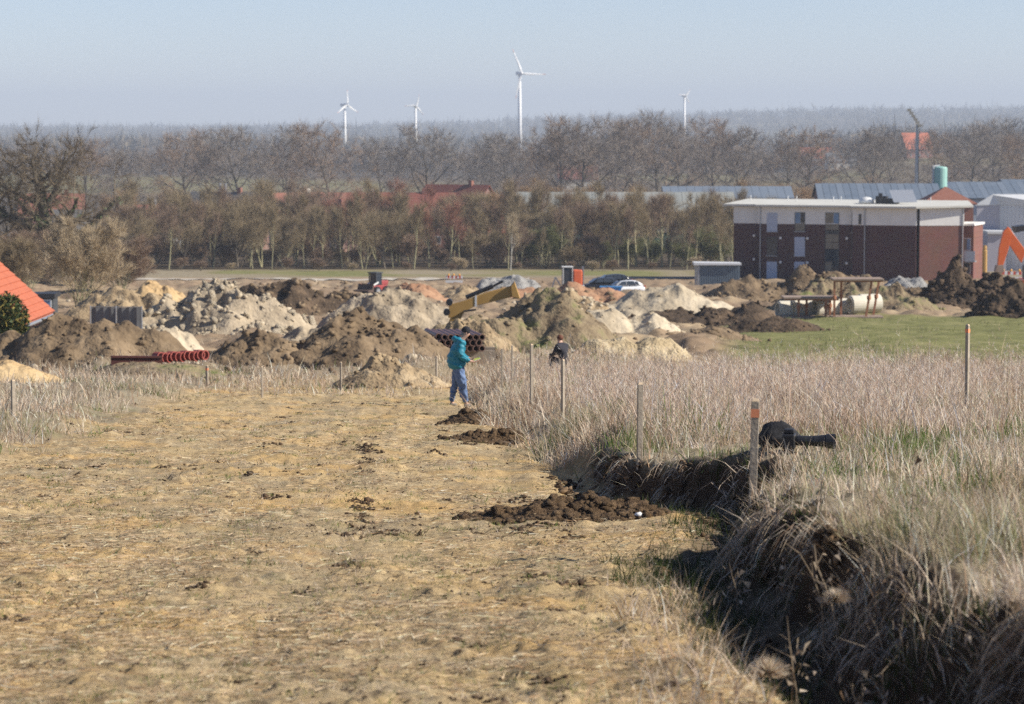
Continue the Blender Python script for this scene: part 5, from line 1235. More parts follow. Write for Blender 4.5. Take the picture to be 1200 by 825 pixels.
def concrete_pipes():
    m = mat('pale concrete', (.62, .575, .47), (.72, .67, .56), 1.4, .85, .15); d = 183
    for k, (a, b, dy, lab) in enumerate(((914, 928, 0, 'first concrete pipe at the open trench end'), (930, 958, .1, 'concrete pipe under the low rusty shoring plate'), (956, 980, -.3, 'concrete pipe with slanted dark opening beside rusty legs'), (978, 1002, .2, 'concrete pipe between the low and the tall shoring frames'), (998, 1012, -.5, 'concrete pipe with open mouth under the tall rusty frame'), (1008, 1033, .1, 'last concrete pipe at the grassy spoil mound'))):
        dd = d + dy; x0 = px2x(a, dd); x1 = px2x(b, dd); ro = .62; x = (x0 + x1) / 2; gz = tz(x, dd); L = (x1 - x0)
        root = empty('concrete_pipe', (x, dd, gz + ro - .02), lab, 'pipe', rz=.24 + .07 * (k % 3))
        MB().pipe((-L / 2, 0, 0), (L / 2, 0, 0), ro, ro * .78, 24).build('barrel', m, root, smooth=False)
        MB().pipe((-L / 2 - .09, 0, 0), (-L / 2 - .002, 0, 0), ro * .88, ro * .775, 24).build('spigot', m, root)
concrete_pipes()
M_RUST = mat('rusty steel', (.30, .12, .06), (.44, .22, .13), 3, .8, .3); M_RUSTD = mat('dull rusty plate', (.26, .19, .15), (.38, .29, .23), 2, .8, .2)
def shoring(px0, px1, top, d, legs, label, red):
    x = px2x((px0 + px1) / 2, d); gz = tz(x, d); X = lambda p: px2x(p, d) - x; Z = lambda py: W(600, py, d).z - gz
    root = empty('trench_shoring_box', (x, d, gz), label, 'shoring box'); zt = Z(top)
    MB().box(X(px0), X(px1), 0, 1.9, zt - .11, zt + .02).build('top_plate', M_RUSTD, root, bevel=.02)
    MB().box(X(px0), X(px1), .05, 1.85, -.06, .08).build('bottom_plate', M_RUSTD, root, bevel=.02)
    for k, p in enumerate(legs):
        y = .2 if k % 2 == 0 else 1.6; ln = -.35 if red and k >= len(legs) - 2 else 0
        lg = MB().bar((X(p), y, zt - .111), (X(p) + ln, y, .081), .13, .13).build('strut', M_RUST, root)
        zz = (zt + .08) / 2; MB().lathe([(.10, -.12), (.13, -.1), (.13, .1), (.10, .12)], 8, (X(p) + ln / 2, y, zz)).build('spindle_nut', M_RUST, lg)
    for y in (.15, 1.7): MB().box(X(px0) + .05, X(px1) - .05, y - .05, y + .05, zt - .2, zt - .112).build('edge_rail', M_RUST, root)
shoring(920, 986, 348.5, 180.5, (938, 950, 970, 978), 'low rusty trench shoring box over the concrete pipes', False)
shoring(978, 1038, 327, 179, (980, 991, 1024, 1036), 'tall rusty trench shoring box on red struts beside the green mound', True)

# ------------------------------------------------------------------ machines and vehicles
M_YEL = mat('worn yellow paint', (.42, .24, .06), (.52, .31, .09), 1.5, .55); M_YELD = mat('dirty yellow paint', (.30, .18, .06), (.40, .25, .08), 2, .7)
def digger_arm():
    d = 109; a = W(525, 364, d); b = W(600, 339, d + 1.6); gz = tz(a.x, d)
    root = empty('excavator_arm', (a.x, d, gz), 'detached yellow excavator arm lying across the brown mound', 'excavator arm')
    A = Vector((0, 0, a.z - gz)); Bv = Vector((b.x - a.x, 1.6, b.z - gz)); u = (Bv - A)
    z0 = A.z; L = u.x; s = u.z / L
    def pt(t, h): return (t * L, z0 + s * t * L + h)
    mid = .58
    bm = MB().prism([pt(0, -.28), pt(.06, -.32), pt(.30, -.22), pt(.42, -.12), pt(mid, -.16), pt(1.0, -.2), pt(1.02, .22), pt(mid, .26), pt(.32, .2), pt(.02, .2)], .0, .34); bm.build('boom', M_YEL, root, bevel=.02)
    MB().prism([pt(-.02, -.6), pt(.17, -.62), pt(.25, -.24), pt(.03, -.33)], .02, .3).build('stick', M_YELD, root, bevel=.02)
    MB().prism([pt(1.0, -.2), pt(1.13, -.36), pt(1.04, .36), pt(.98, .24)], -.15, .5).build('foot_plate', M_YEL, root, bevel=.02)
    MB().tube(Vector((pt(.28, .3)[0], .1, pt(.28, .3)[1])), Vector((pt(.7, .42)[0], .1, pt(.7, .42)[1])), .085, .085, 10).tube(Vector((pt(.7, .42)[0], .1, pt(.7, .42)[1])), Vector((pt(.86, .5)[0], .1, pt(.86, .5)[1])), .045, .045, 8).build('hydraulic_ram', M_BLACK, root)
    w = .012; MB().prism([pt(.42, -.16), pt(.45, -.16), pt(.45, .27), pt(.42, .27)], -.015, .36).build('clamp_band', M_WFRAME, root)
    for t, h in ((-.02, -.05), (.02, .3)): MB().tube((pt(t, h)[0], -.06, pt(t, h)[1]), (pt(t, h)[0], .4, pt(t, h)[1]), .13, n=12).build('pivot_pin', M_BLACK, root)
    MB().tube((pt(.24, -.2)[0], -.03, pt(.24, -.2)[1]), (pt(.44, -.28)[0], -.03, pt(.44, -.28)[1]), .035).build('hose', M_BLACK, root)
digger_arm()
def wheel(root, x, y, z, r, w, m_t=None):
    t = MB().lathe([(r * .62, -w / 2), (r * .95, -w / 2), (r, -w / 3), (r, w / 3), (r * .95, w / 2), (r * .62, w / 2)], 20)
    o = t.build('wheel', m_t or mat('tyre rubber', (.02, .02, .022), (.035, .035, .037), 8, .85), root); o.rotation_euler = (math.pi / 2, 0, 0); o.location = (x, y, z)
    q = MB().lathe([(r * .6, -w / 2 - .01), (r * .62, 0), (r * .6, w / 2 + .01)], 16).build('rim', M_ZINC, o)
def loader():
    d = 262; x = px2x(441, d); gz = tz(x, d); s = 1.0
    root = empty('wheel_loader', (x, d, gz), 'small wheel loader with dark bucket and glass cab behind the grey sand heap', 'loader', rz=.95)
    root.scale = (.92, .92, .92)
    zt = 1.1
    MB().box(-1.4, 1.0, -.55, .55, .5, 1.05).build('chassis', mat('loader red', (.26, .05, .045), (.38, .05, .05), 2, .5), root, bevel=.05)
    MB().box(.1, 1.25, -.5, .5, 1.05, 1.5).build('engine_hood', mat('loader red', (.26, .05, .045)), root, bevel=.08)
    c = MB()
    for yy in (-.5, .42):
        for xx in (-.7, .1): c.box(xx, xx + .08, yy, yy + .08, 1.06, 2.25)
    c.box(-.8, .3, -.58, .58, 2.25, 2.36); cab = c.build('cab', M_FRAME, root)
    MB().box(-.62, .08, -.46, .38, 1.1, 2.24).build('cab_glass', M_GLASS, cab)
    MB().prism([(-2.6, .5), (-1.7, .4), (-1.65, 1.25), (-1.8, 1.25), (-1.95, .7), (-2.6, .62)], -.95, .95).build('bucket', mat('dark bucket steel', (.07, .045, .035), (.11, .075, .06), 3, .7), root)
    for yy in (-.5, .42): MB().bar((-1.75, yy, .9), (-.4, yy, 1.35), .08, .14).build('lift_arm', M_WFRAME, root)
    for xx in (-.9, .65):
        for yy in (-.75, .75): wheel(root, xx, yy, .48, .48, .32)
    MB().box(-2.0, -1.9, .5, .62, 1.25, 1.27).build('marker_plate', M_PINK, root)
loader()
def barrier(px, py, d, label, w=20):
    x = px2x(px, d); gz = tz(x, d); root = empty('road_barrier', (x, d, gz), label, 'barrier'); L = w / F * d
    Z = W(px, py, d).z - gz; mw = mat('barrier white', (.8, .8, .78), (.74, .74, .72), 3, .5); mr = mat('barrier red', (.62, .12, .07), (.55, .1, .06), 3, .5)
    n = 9
    for k in range(n): MB().box(-L / 2 + L * k / n, -L / 2 + L * (k + 1) / n, -.03, .03, Z - .3, Z).build('board_stripe', mw if k % 2 == 0 else mr, root)
    MB().box(-L / 2, L / 2, -.03, .03, Z - .75, Z - .5).build('lower_board', mw, root)
    for xx in (-L / 2 + .1, L / 2 - .1): MB().box(xx - .03, xx + .03, .035, .09, -.05, Z).build('post', M_ZINC, root)
    for xx in (-L * .32, -.05, L * .3): MB().lathe([(.09, 0), (.1, .12), (.05, .2)], 8, (xx, 0, Z + .01)).build('warning_lamp', mat('amber lens', (.85, .42, .06), (.8, .38, .05), 3, .3), root)
barrier(532, 323, 300, 'white and red striped road barrier with amber lamps on the gravel path')
barrier(1188, 318, 255, 'low white and red barrier beside the excavator bucket', 30)
def dumper():
    d = 200; p = W(397, 352, d); gz = tz(p.x, d); root = empty('dump_skip', (p.x, d, gz), 'small red skip with white rim among the dark clod heaps', 'skip', rz=.25); z = W(397, 360, d).z - gz; zt = W(397, 350.5, d).z - gz
    mr = mat('skip red', (.42, .085, .07), (.36, .07, .06), 2, .6)
    mb = MB(); mb.add([(-.55, -.5, z - .5), (.55, -.5, z - .5), (.55, .5, z - .5), (-.55, .5, z - .5), (-.85, -.65, zt), (.85, -.65, zt), (.85, .65, zt), (-.85, .65, zt)], [(3, 2, 1, 0), (0, 1, 5, 4), (1, 2, 6, 5), (2, 3, 7, 6), (3, 0, 4, 7)]); mb.build('tub', mr, root)
    MB().box(-.92, .92, -.72, -.64, zt - .05, zt + .06).box(-.92, .92, .64, .72, zt - .05, zt + .06).box(-.92, -.84, -.64, .64, zt - .05, zt + .06).box(.84, .92, -.64, .64, zt - .05, zt + .06).build('rim', M_WFRAME, root)
    MB().box(.1, .9, .8, 1.4, zt - .1, zt + .42).build('engine_cover', M_FRAME, root, bevel=.04); MB().box(-.4, .4, -.3, .3, -.2, z - .49).build('skid', M_RUSTD, root)
dumper()
def mini_machine():
    d = 282; x = px2x(671, d); gz = tz(x, d); Z = lambda py: W(600, py, d).z - gz; root = empty('mini_excavator', (x, d, gz), 'orange and black mini excavator parked beside the cars', 'excavator', rz=.1)
    X = lambda px: px2x(px, d) - x; zt = Z(313); mo = mat('machine orange red', (.72, .15, .05), (.62, .12, .04), 2, .45)
    for yy in (-.55, .35): MB().prism([(-1.1, .12), (-.9, .0), (.9, .0), (1.1, .12), (1.1, .35), (.9, .48), (-.9, .48), (-1.1, .35)], yy, yy + .28).build('track', M_BLACK, root)
    MB().box(-.9, .9, -.55, .6, .49, .75).build('deck', M_FRAME, root)
    MB().box(.02, .95, -.6, .65, .755, zt - .25).build('engine_cover', mo, root, bevel=.12)
    c = MB()
    for xx in (-1.0, -.08):
        for yy in (-.55, .5): c.box(xx, xx + .07, yy, yy + .07, .755, zt)
    c.box(-1.05, .05, -.6, .62, zt, zt + .08); cab = c.build('cab', M_WFRAME, root); MB().box(-.92, -.09, -.47, .49, .76, zt - .01).build('cab_glass', M_GLASS, cab)
    MB().bar((-1.2, 0, .8), (-1.7, 0, 1.6), .12, .14).bar((-1.7, 0, 1.6), (-2.0, 0, .6), .1, .12).build('boom', M_ZINC, root)
    MB().box(1.0, 1.08, -.5, .5, .5, zt + .05).build('rear_guard', M_ZINC, root)
mini_machine()
def car(px, d, rz, paint, label, s=1.0):
    x = px2x(px, d); gz = tz(x, d) + .02; root = empty('parked_car', (x, d, gz), label, 'car', rz=rz)
    def loft(st, name, m, sub=1):
        mb = MB(); vs = []; k = len(st[0][1])
        for xx, sec in st: vs += [(xx, y, z) for y, z in sec]
        fs = [(i * k + j, i * k + (j + 1) % k, (i + 1) * k + (j + 1) % k, (i + 1) * k + j) for i in range(len(st) - 1) for j in range(k)]
        fs += [tuple(range(k))[::-1], tuple(range((len(st) - 1) * k, len(st) * k))]
        mb.add(vs, fs); return mb.build(name, m, root, smooth=True, sub=sub)
    def sec(w, z0, z1): return [(-w, z0), (-w * 1.03, (z0 + z1) / 2), (-w * .93, z1), (w * .93, z1), (w * 1.03, (z0 + z1) / 2), (w, z0)]
    body = loft([(-2.02, sec(.68, .36, .62)), (-1.85, sec(.8, .26, .76)), (-1.0, sec(.86, .22, .93)), (-.2, sec(.87, .2, .96)), (1.2, sec(.87, .2, .98)), (1.85, sec(.84, .25, .98)), (2.0, sec(.74, .38, .9))], 'body', paint)
    cabin = loft([(-1.15, sec(.74, .85, .93)), (-.35, sec(.72, .85, 1.4)), (.5, sec(.70, .85, 1.48)), (1.35, sec(.68, .85, 1.42)), (1.9, sec(.66, .85, 1.0))], 'roof', paint)
    for sgn in (-1, 1):
        for a in ([(-.72, .99), (-.3, 1.33), (.1, 1.38), (.1, .99)], [(.17, .99), (.17, 1.385), (.85, 1.37), (1.0, .99)], [(1.08, .99), (.95, 1.35), (1.2, 1.31), (1.42, 1.02)]):
            q = MB(); y = .735 * sgn; q.add([(p[0], y * (1.005 if p[1] < 1.1 else .955), p[1]) for p in a] + [(p[0], (y - .02 * sgn) * (1.0 if p[1] < 1.1 else .95), p[1]) for p in a], [tuple(range(4)), (7, 6, 5, 4), (0, 1, 5, 4), (1, 2, 6, 5), (2, 3, 7, 6), (3, 0, 4, 7)]); q.build('side_window', M_GLASS, root)
        MB().box(-1.95, -1.72, .55 * sgn - .14, .55 * sgn + .14, .6, .72).build('headlight', M_SHEET, root, bevel=.03)
        MB().box(1.88, 2.0, .62 * sgn - .1, .62 * sgn + .1, .75, .95).build('tail_light', mat('tail red', (.5, .03, .02)), root, bevel=.03)
        for xx in (-1.25, 1.25): wheel(root, xx, .76 * sgn, .31, .31, .2)
    MB().add([(-1.08, -.62, .97), (-1.08, .62, .97), (-.47, .58, 1.36), (-.47, -.58, 1.36), (-1.06, -.62, .95), (-1.06, .62, .95), (-.45, .58, 1.34), (-.45, -.58, 1.34)], [(0, 1, 2, 3), (7, 6, 5, 4), (0, 4, 5, 1), (1, 5, 6, 2), (2, 6, 7, 3), (3, 7, 4, 0)]).build('windscreen', M_GLASS, root)
    root.scale = (s, s, s)
P_WHITE = mat('white car paint', (.78, .79, .80), (.76, .77, .78), .5, .25); P_BLK = mat('black car paint', (.015, .016, .02), (.02, .021, .025), .5, .2)
car(731, 270, .22, P_WHITE, 'white hatchback parked in front of the black cars')
car(704, 276, .2, P_BLK, 'black estate car parked directly behind the white hatchback')
car(716, 284, .15, P_BLK, 'second black car parked against the tree belt side', 1.08)
def blue_skip():
    d = 262; p = W(716, 337, d); gz = tz(p.x, d); root = empty('blue_container', (p.x, d, gz), 'low bright blue skip in front of the white hatchback', 'skip'); m = mat('bright blue paint', (.06, .27, .62), (.08, .32, .68), 2, .45)
    zt = max(W(713, 335.5, d).z - gz, .35); w = 26 / F * d / 2
    mb = MB(); mb.add([(-w * .8, -.5, 0), (w * .8, -.5, 0), (w * .8, .5, 0), (-w * .8, .5, 0), (-w, -.6, zt), (w, -.6, zt), (w, .6, zt), (-w, .6, zt)], [(3, 2, 1, 0), (0, 1, 5, 4), (1, 2, 6, 5), (2, 3, 7, 6), (3, 0, 4, 7), (4, 5, 6, 7)]); mb.build('tub', m, root)
    MB().box(-w - .04, w + .04, -.66, -.601, zt - .08, zt + .04).build('rim', m, root)
    for k in range(5): MB().box(-w * .7 + k * w * .35 - .03, -w * .7 + k * w * .35 + .03, -.64, -.56, .05, zt - .1).build('rib', m, root)
blue_skip()
def excavator():
    d = 232; x = px2x(1214, d); gz = tz(x, d); Z = lambda py: W(600, py, d).z - gz; X = lambda px: px2x(px, d) - x
    root = empty('orange_excavator', (x, d, gz), 'orange excavator with raised arm digging into the black soil heap', 'excavator'); mo = mat('excavator orange', (.80, .17, .03), (.70, .13, .03), 1.5, .4)
    MB().prism([(X(1199), Z(308)), (X(1204), Z(294)), (X(1189), Z(274)), (X(1184), Z(266.5)), (X(1178.5), Z(269)), (X(1182), Z(283))], -.2, .2).build('boom', mo, root, bevel=.03)
    MB().prism([(X(1177), Z(271)), (X(1182.5), Z(265.5)), (X(1187), Z(273)), (X(1183.5), Z(291)), (X(1177), Z(312)), (X(1171), Z(311)), (X(1172.5), Z(290))], -.215, .215).build('stick', mo, root, bevel=.03)
    MB().tube((X(1186), 0, Z(271)), (X(1194), 0, Z(284)), .13, n=8).build('hydraulic_ram', M_ZINC, root)
    MB().prism([(X(1176.5), Z(310)), (X(1169.5), Z(311)), (X(1168), Z(318)), (X(1173), Z(323)), (X(1178), Z(317))], -.5, .5).build('bucket', M_RUSTD, root)
    MB().prism([(X(1193), Z(266)), (X(1206), Z(264)), (X(1208), Z(270)), (X(1194), Z(273))], .6, 2.4).build('counterweight', M_BLACK, root)
    MB().box(X(1199), X(1199) + 3.6, -1.1, 1.3, 1.0, 2.2).build('upper_body', mo, root, bevel=.1)
    c = MB().box(X(1200), X(1200) + 1.5, -1.05, .0, 2.202, 3.3).build('cab', M_FRAME, root, bevel=.08)
    for yy in (-1.3, .7): MB().prism([(X(1196), .35), (X(1196) + .4, 0), (X(1196) + 4, 0), (X(1196) + 4.4, .35), (X(1196) + 4.2, .85), (X(1196) + .2, .85)], yy, yy + .6).build('track', M_BLACK, root)
excavator()
# screen fence: panels hung with grey fabric
def screen_fence():
    d = 120; m = mat('grey screen fabric', (.13, .13, .135), (.19, .19, .195), 1.2, .85); x = px2x(134, d); gz = tz(x, d)
    root = empty('screen_fence', (x, d, gz), 'dark grey fabric covered site fence before the pale shrub', 'fence', rz=-.12); X = lambda px: px2x(px, d) - x; Z = lambda py: W(600, py, d).z - gz
    for a, b in ((103.5, 133.5), (134.5, 164.5)):
        n = 10; mb = MB(); vs = []
        for i in range(n + 1):
            xx = X(a) + (X(b) - X(a)) * i / n; yo = .03 * math.sin(i * 2.1)
            vs += [(xx, yo, Z(391)), (xx, yo + .02, Z(375)), (xx, yo, Z(360) - .02 * math.sin(i * .6))]
        mb.add(vs, [(3 * i + j, 3 * i + 3 + j, 3 * i + 4 + j, 3 * i + 1 + j) for i in range(n) for j in range(2)]); o = mb.build('fabric_panel', m, root); sm = o.modifiers.new('thick', 'SOLIDIFY'); sm.thickness = .01
    for p in (103, 134, 165): MB().tube((X(p), -.06, -.3), (X(p), -.06, Z(358.5)), .028, n=8).build('post', M_ZINC, root)
    MB().tube((X(103), -.05, Z(359.6)), (X(165), -.05, Z(359.6)), .018, n=6).build('top_rail', M_ZINC, root)
screen_fence()
# two passers-by and a yellow pump in the yard are tiny: small figure posts
def yard_post(px, top, base, d, m, label, w):
    x = px2x(px, d); gz = tz(x, d); z1 = W(px, top, d).z - gz
    root = empty('yard_post', (x, d, gz), label, 'post'); MB().lathe([(w, -.2), (w, z1 - .5), (w * .7, z1 - .4), (w * .9, z1 - .3), (w * .75, z1), (.02, z1 + .04)], 10).build('bollard', m, root)
yard_post(1156, 288, 305, 300, M_YEL, 'yellow hydrant post in the paved yard beside the balcony', .26)

# ------------------------------------------------------------------ people
def skin_mesh(joints, bones, sub=2):
    """one continuous surface grown round a skeleton: joints name -> (pos, rx, ry)"""
    names = list(joints); me = bpy.data.meshes.new('skel')
    me.from_pydata([joints[n][0] for n in names], [(names.index(a), names.index(b)) for a, b in bones], [])
    o = bpy.data.objects.new('skel', me); COL.objects.link(o)
    o.modifiers.new('skin', 'SKIN').use_smooth_shade = True
    sv = me.skin_vertices[0].data
    for i, n in enumerate(names):
        j = joints[n]; sv[i].radius = (j[1], j[2] if len(j) > 2 else j[1]); sv[i].use_root = (i == 0)
    s = o.modifiers.new('sub', 'SUBSURF'); s.levels = sub; s.render_levels = sub
    dg = bpy.context.evaluated_depsgraph_get(); dg.update()
    out = bpy.data.meshes.new_from_object(o.evaluated_get(dg)); bpy.data.objects.remove(o); out.materials.clear()
    out.polygons.foreach_set('use_smooth', np.ones(len(out.polygons), bool)); return out
M_SKIN = mat('skin', (.52, .31, .22), (.48, .28, .20), 12, .55); M_TEAL = mat('teal rain jacket', (.006, .165, .245), (.012, .215, .30), 7, .55, .35, 16, dist=.02)
M_JEAN = mat('blue jeans', (.075, .125, .245), (.17, .235, .37), 8, .85, .35, 22, dist=.02); M_BEAN = mat('black knit cap', (.014, .014, .018), (.03, .03, .036), 30, .95)
M_SHOE = mat('grey shoe', (.32, .28, .22), (.24, .2, .16), 12, .8); M_HAIR = mat('grey hair', (.28, .25, .23), (.2, .18, .16), 40, .8)
def crease(me, amp, sc, seed):
    me.calc_loop_triangles(); n = len(me.vertices); co = np.zeros(n * 3, np.float32); me.vertices.foreach_get('co', co); co = co.reshape(-1, 3); no = np.array([v.normal[:] for v in me.vertices])
    k = np.abs(fbm(co[:, 2] * sc * 1.6 + co[:, 0] * sc * .7, co[:, 1] * sc + co[:, 0] * sc, seed, 3)) * 2 - .5
    me.vertices.foreach_set('co', (co + no * (amp * k)[:, None]).astype(np.float32).ravel()); me.update(); return me
def finger_chain(J, B, hand, tag_, base, d1, d2, ln):
    a = Vector(base); b = a + Vector(d1) * ln * .5; c = b + Vector(d2) * ln * .5
    J[tag_ + '1'] = (tuple(a), .010); J[tag_ + '2'] = (tuple(b), .0092); J[tag_ + '3'] = (tuple(c), .008)
    B += [(hand, tag_ + '1'), (tag_ + '1', tag_ + '2'), (tag_ + '2', tag_ + '3')]
def person_teal():
    d = 61.5; x = px2x(537, d); gz = tz(x, d)
    root = empty('person', (x, d, gz), 'person in teal hooded jacket, blue jeans and black cap reading a notepad', 'person', rz=.12)
    # faces +x; our side of the body is -y
    J = {'pel': ((-.06, 0, .92), .06, .07), 'spi': ((-.05, 0, 1.12), .08, .09), 'che': ((.0, 0, 1.34), .08, .11), 'nek': ((.09, 0, 1.49), .048), 'hd0': ((.15, 0, 1.565), .066, .062), 'hd1': ((.17, 0, 1.645), .08, .072), 'hd2': ((.16, 0, 1.70), .055, .055),
         'nose': ((.25, 0, 1.595), .014)}
    B = [('pel', 'spi'), ('spi', 'che'), ('che', 'nek'), ('nek', 'hd0'), ('hd0', 'hd1'), ('hd1', 'hd2'), ('hd0', 'nose')]
    legs = {-1: ((.0, -.10, .86), (.10, -.10, .48), (.14, -.10, .09), (.26, -.11, .035)), 1: ((-.05, .10, .86), (-.07, .11, .48), (-.15, .11, .09), (-.03, .12, .035))}
    arms = {-1: ((.03, -.205, 1.40), (.02, -.25, 1.12), (.25, -.17, 1.005)), 1: ((.03, .205, 1.40), (.06, .24, 1.13), (.27, .13, 1.03))}
    for s, t in ((-1, 'r'), (1, 'l')):
        h, k, a, f = legs[s]
        J['hip' + t] = ((h[0] - .04, h[1] * .55, h[2] - .04), .04); J['kne' + t] = (k, .045); J['ank' + t] = (a, .036); J['toe' + t] = (f, .035)
        B += [('pel', 'hip' + t), ('hip' + t, 'kne' + t), ('kne' + t, 'ank' + t), ('ank' + t, 'toe' + t)]
        sh, e, w = arms[s]
        J['sho' + t] = (sh, .062); J['elb' + t] = (e, .045); J['wri' + t] = (w, .030, .026)
        hd = Vector(w) + Vector((.075, -.02 * s, .0)); J['han' + t] = (tuple(hd), .036, .018)
        B += [('che', 'sho' + t), ('sho' + t, 'elb' + t), ('elb' + t, 'wri' + t), ('wri' + t, 'han' + t)]
        for i, (off, ln) in enumerate(((-.027, .075), (-.009, .085), (.009, .08), (.027, .062))):
            finger_chain(J, B, 'han' + t, 'f%d%s' % (i, t), hd + Vector((.03, off * .9, .004)), (.92, 0, .1), (.75, -.3 * s, .55), ln)
        finger_chain(J, B, 'wri' + t, 'th' + t, Vector(w) + Vector((.05, -.032 * s, .02)), (.75, -.35 * s, .4), (.9, -.1 * s, .2), .06)
    body = link('body', skin_mesh(J, B), M_SKIN, root)
    # jacket grown over trunk and sleeves
    J2 = {'p0': ((-.03, 0, .80), .20, .21), 'p1': ((-.045, 0, 1.0), .205, .215), 'p2': ((-.06, 0, 1.17), .195, .205), 'p3': ((-.02, 0, 1.36), .17, .205), 'p4': ((.06, 0, 1.475), .085, .10)}
    B2 = [('p0', 'p1'), ('p1', 'p2'), ('p2', 'p3'), ('p3', 'p4')]
    for s, t in ((-1, 'r'), (1, 'l')):
        sh, e, w = arms[s]; J2['s' + t] = (sh, .105); J2['e' + t] = (tuple(Vector(e)), .085); J2['m' + t] = (tuple(Vector(e).lerp(Vector(w), .5)), .066); J2['w' + t] = (tuple(Vector(e).lerp(Vector(w), .92)), .05)
        B2 += [('p3', 's' + t), ('s' + t, 'e' + t), ('e' + t, 'm' + t), ('m' + t, 'w' + t)]
    jk = link('jacket', crease(skin_mesh(J2, B2, 3), .030, 5.5, 500), M_TEAL, root)
    hood = link('hood', skin_mesh({'a': ((-.07, .10, 1.47), .06), 'b': ((-.09, 0, 1.50), .08), 'c': ((-.07, -.10, 1.47), .06), 'd': ((.06, -.095, 1.50), .042), 'e': ((.06, .095, 1.50), .042)}, [('a', 'b'), ('b', 'c'), ('c', 'd'), ('a', 'e')]), M_TEAL, jk)
    J3 = {'w': ((-.04, 0, .98), .15, .175), 'cr': ((-.03, 0, .84), .15, .175)}
    B3 = [('w', 'cr')]
    for s, t in ((-1, 'r'), (1, 'l')):
        h, k, a, f = legs[s]; h = Vector(h); k = Vector(k); a = Vector(a)
        for nm, q, rr in (('h', h + Vector((0, 0, -.05)), .108), ('t', h.lerp(k, .55), .095), ('k', k, .078), ('c', k.lerp(a, .5), .072), ('a', a + Vector((0, 0, .0)), .067)): J3[nm + t] = (tuple(q), rr)
        B3 += [('cr', 'h' + t), ('h' + t, 't' + t), ('t' + t, 'k' + t), ('k' + t, 'c' + t), ('c' + t, 'a' + t)]
    link('jeans', crease(skin_mesh(J3, B3, 3), .024, 7, 510), M_JEAN, root)
    for s in (-1, 1):
        a, f = Vector(legs[s][2]), Vector(legs[s][3])
        link('shoe', skin_mesh({'h': (tuple(a + Vector((-.04, 0, -.045))), .045), 'm': (tuple(a.lerp(f, .5) + Vector((0, 0, -.01))), .048, .045), 't': (tuple(f + Vector((.02, 0, 0))), .036, .042)}, [('h', 'm'), ('m', 't')]), M_SHOE, root)
    cap = MB().lathe([(.090, -.04), (.094, -.01), (.094, .03), (.08, .07), (.045, .096), (.012, .102)], 18).build('knit_cap', M_BEAN, root, smooth=True); cap.location = (.158, 0, 1.662); cap.rotation_euler = (0, .32, 0)
    link('hair', skin_mesh({'a': ((.10, -.055, 1.60), .034), 'b': ((.085, 0, 1.59), .045), 'c': ((.10, .055, 1.60), .034)}, [('a', 'b'), ('b', 'c')]), M_HAIR, root)
    for s in (-1, 1):
        link('ear', skin_mesh({'a': ((.16, .078 * s, 1.635), .012, .02), 'b': ((.158, .084 * s, 1.60), .011, .016)}, [('a', 'b')]), M_SKIN, root)
        MB().lathe([(.001, -.01), (.011, 0), (.001, .01)], 8, (.232, .03 * s, 1.635)).build('eye', M_BLACK, root)
    MB().box(.212, .222, -.022, .022, 1.545, 1.552).build('mouth', mat('lips', (.4, .17, .14)), root)
    nd = W(550.5, 423, d); np_ = empty('notepad', (x + .33, d - .03, gz + 1.02), 'yellow and white notepad held by the person in teal', 'notepad', rz=.12); np_.rotation_euler = (0, -.35, .12)
    MB().box(-.0, .15, -.11, .11, -.006, .004).build('board', M_WFRAME, np_); MB().box(.005, .145, -.105, .105, .0045, .02).build('paper_block', mat('yellow paper', (.72, .74, .12), (.66, .68, .1), 8, .7), np_)
    MB().box(.13, .152, -.04, .04, .0205, .032).build('clip', M_ZINC, np_)
person_teal()
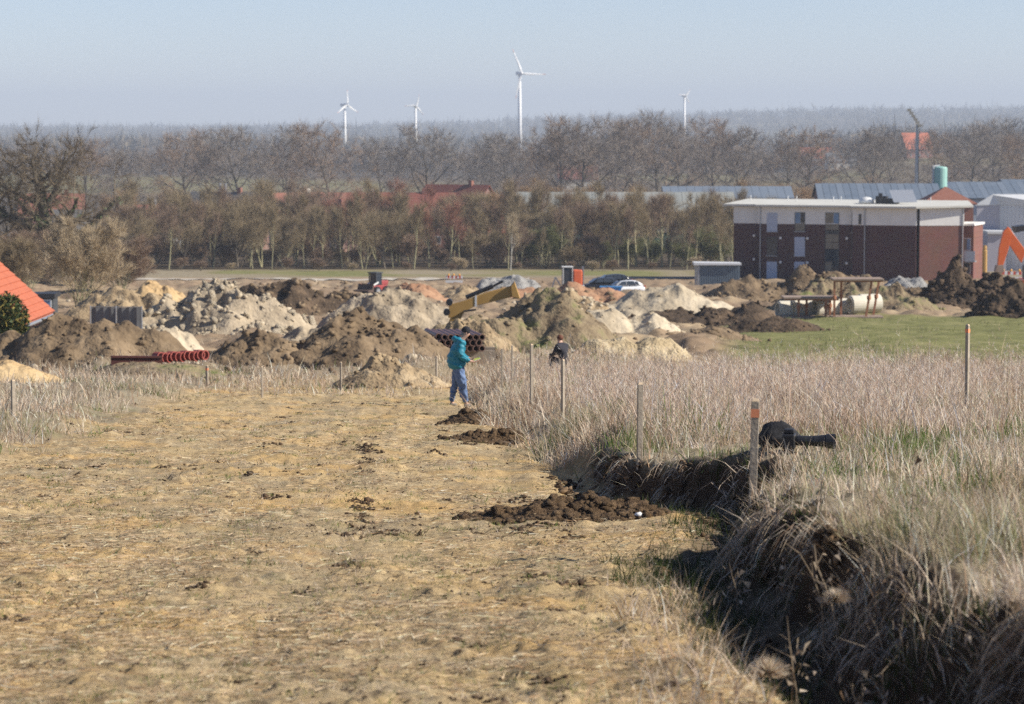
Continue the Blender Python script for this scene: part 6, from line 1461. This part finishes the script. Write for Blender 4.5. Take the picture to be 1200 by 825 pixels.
def person_dark():
    d = 84; p = W(661, 393, d); gz = tz(p.x, d); H = p.z - gz
    root = empty('person', (p.x, d, gz), 'person in dark jacket half hidden by the dry weeds behind a stake', 'person', rz=2.4); k = H / 1.12
    J = {'pel': ((0, 0, .32), .13, .16), 'che': ((.10, 0, .72), .13, .18), 'nek': ((.15, 0, .90), .055), 'hd': ((.18, 0, 1.0), .09, .08), 'hd2': ((.19, 0, 1.06), .065)}
    B = [('pel', 'che'), ('che', 'nek'), ('nek', 'hd'), ('hd', 'hd2')]
    for s, t in ((-1, 'r'), (1, 'l')):
        J['hip' + t] = ((.05, .11 * s, .32), .1); J['kne' + t] = ((.42, .16 * s, .45 if s > 0 else .10), .075); J['ank' + t] = ((.36 if s > 0 else .0, .16 * s, .06), .05); J['toe' + t] = ((.5 if s > 0 else -.06, .16 * s, .03), .04)
        J['sho' + t] = ((.1, .2 * s, .80), .08); J['elb' + t] = ((.2, .25 * s, .55), .06); J['wri' + t] = ((.40, .15 * s, .52), .04); J['han' + t] = ((.47, .12 * s, .52), .038, .025)
        B += [('pel', 'hip' + t), ('hip' + t, 'kne' + t), ('kne' + t, 'ank' + t), ('ank' + t, 'toe' + t), ('che', 'sho' + t), ('sho' + t, 'elb' + t), ('elb' + t, 'wri' + t), ('wri' + t, 'han' + t)]
    me = skin_mesh(J, B); mats = [mat('dark navy jacket', (.02, .02, .028), (.035, .033, .042), 9, .8), M_SKIN, mat('dark trousers', (.03, .035, .05), (.05, .055, .075), 9, .85)]
    for m_ in mats: me.materials.append(m_)
    idx = np.array([1 if (q.center.z > .90 or q.center.x > .44 and q.center.z > .47) else (2 if q.center.z < .36 else 0) for q in me.polygons], np.int32); me.polygons.foreach_set('material_index', idx)
    body = link('body', me, None, root)
    hr = MB().lathe([(.092, -.02), (.1, .02), (.09, .07), (.05, .105), (.01, .115)], 14).build('hair', mat('red brown hair', (.10, .035, .02), (.16, .06, .03), 30, .7), root, smooth=True); hr.location = (.165, 0, 1.02); hr.rotation_euler = (0, -.2, 0)
    root.scale = (k, k, k)
person_dark()

# ------------------------------------------------------------------ haze: the air of a mild spring day
hz = MB().box(-12600, 12600, -30, 15400, -75, 175).build('haze', None)
hm = bpy.data.materials.new('haze air'); hm.use_nodes = True
hm.node_tree.nodes.remove(hm.node_tree.nodes['Principled BSDF'])
pv = hm.node_tree.nodes.new('ShaderNodeVolumePrincipled')
pv.inputs['Color'].default_value = (.78, .87, 1.0, 1); pv.inputs['Density'].default_value = .00017; pv.inputs['Anisotropy'].default_value = 0.0
hm.node_tree.links.new(pv.outputs[0], hm.node_tree.nodes['Material Output'].inputs['Volume'])
hz.data.materials.append(hm); tag(hz, 'pale bluish haze in the air over the plain', 'haze', kind='stuff')
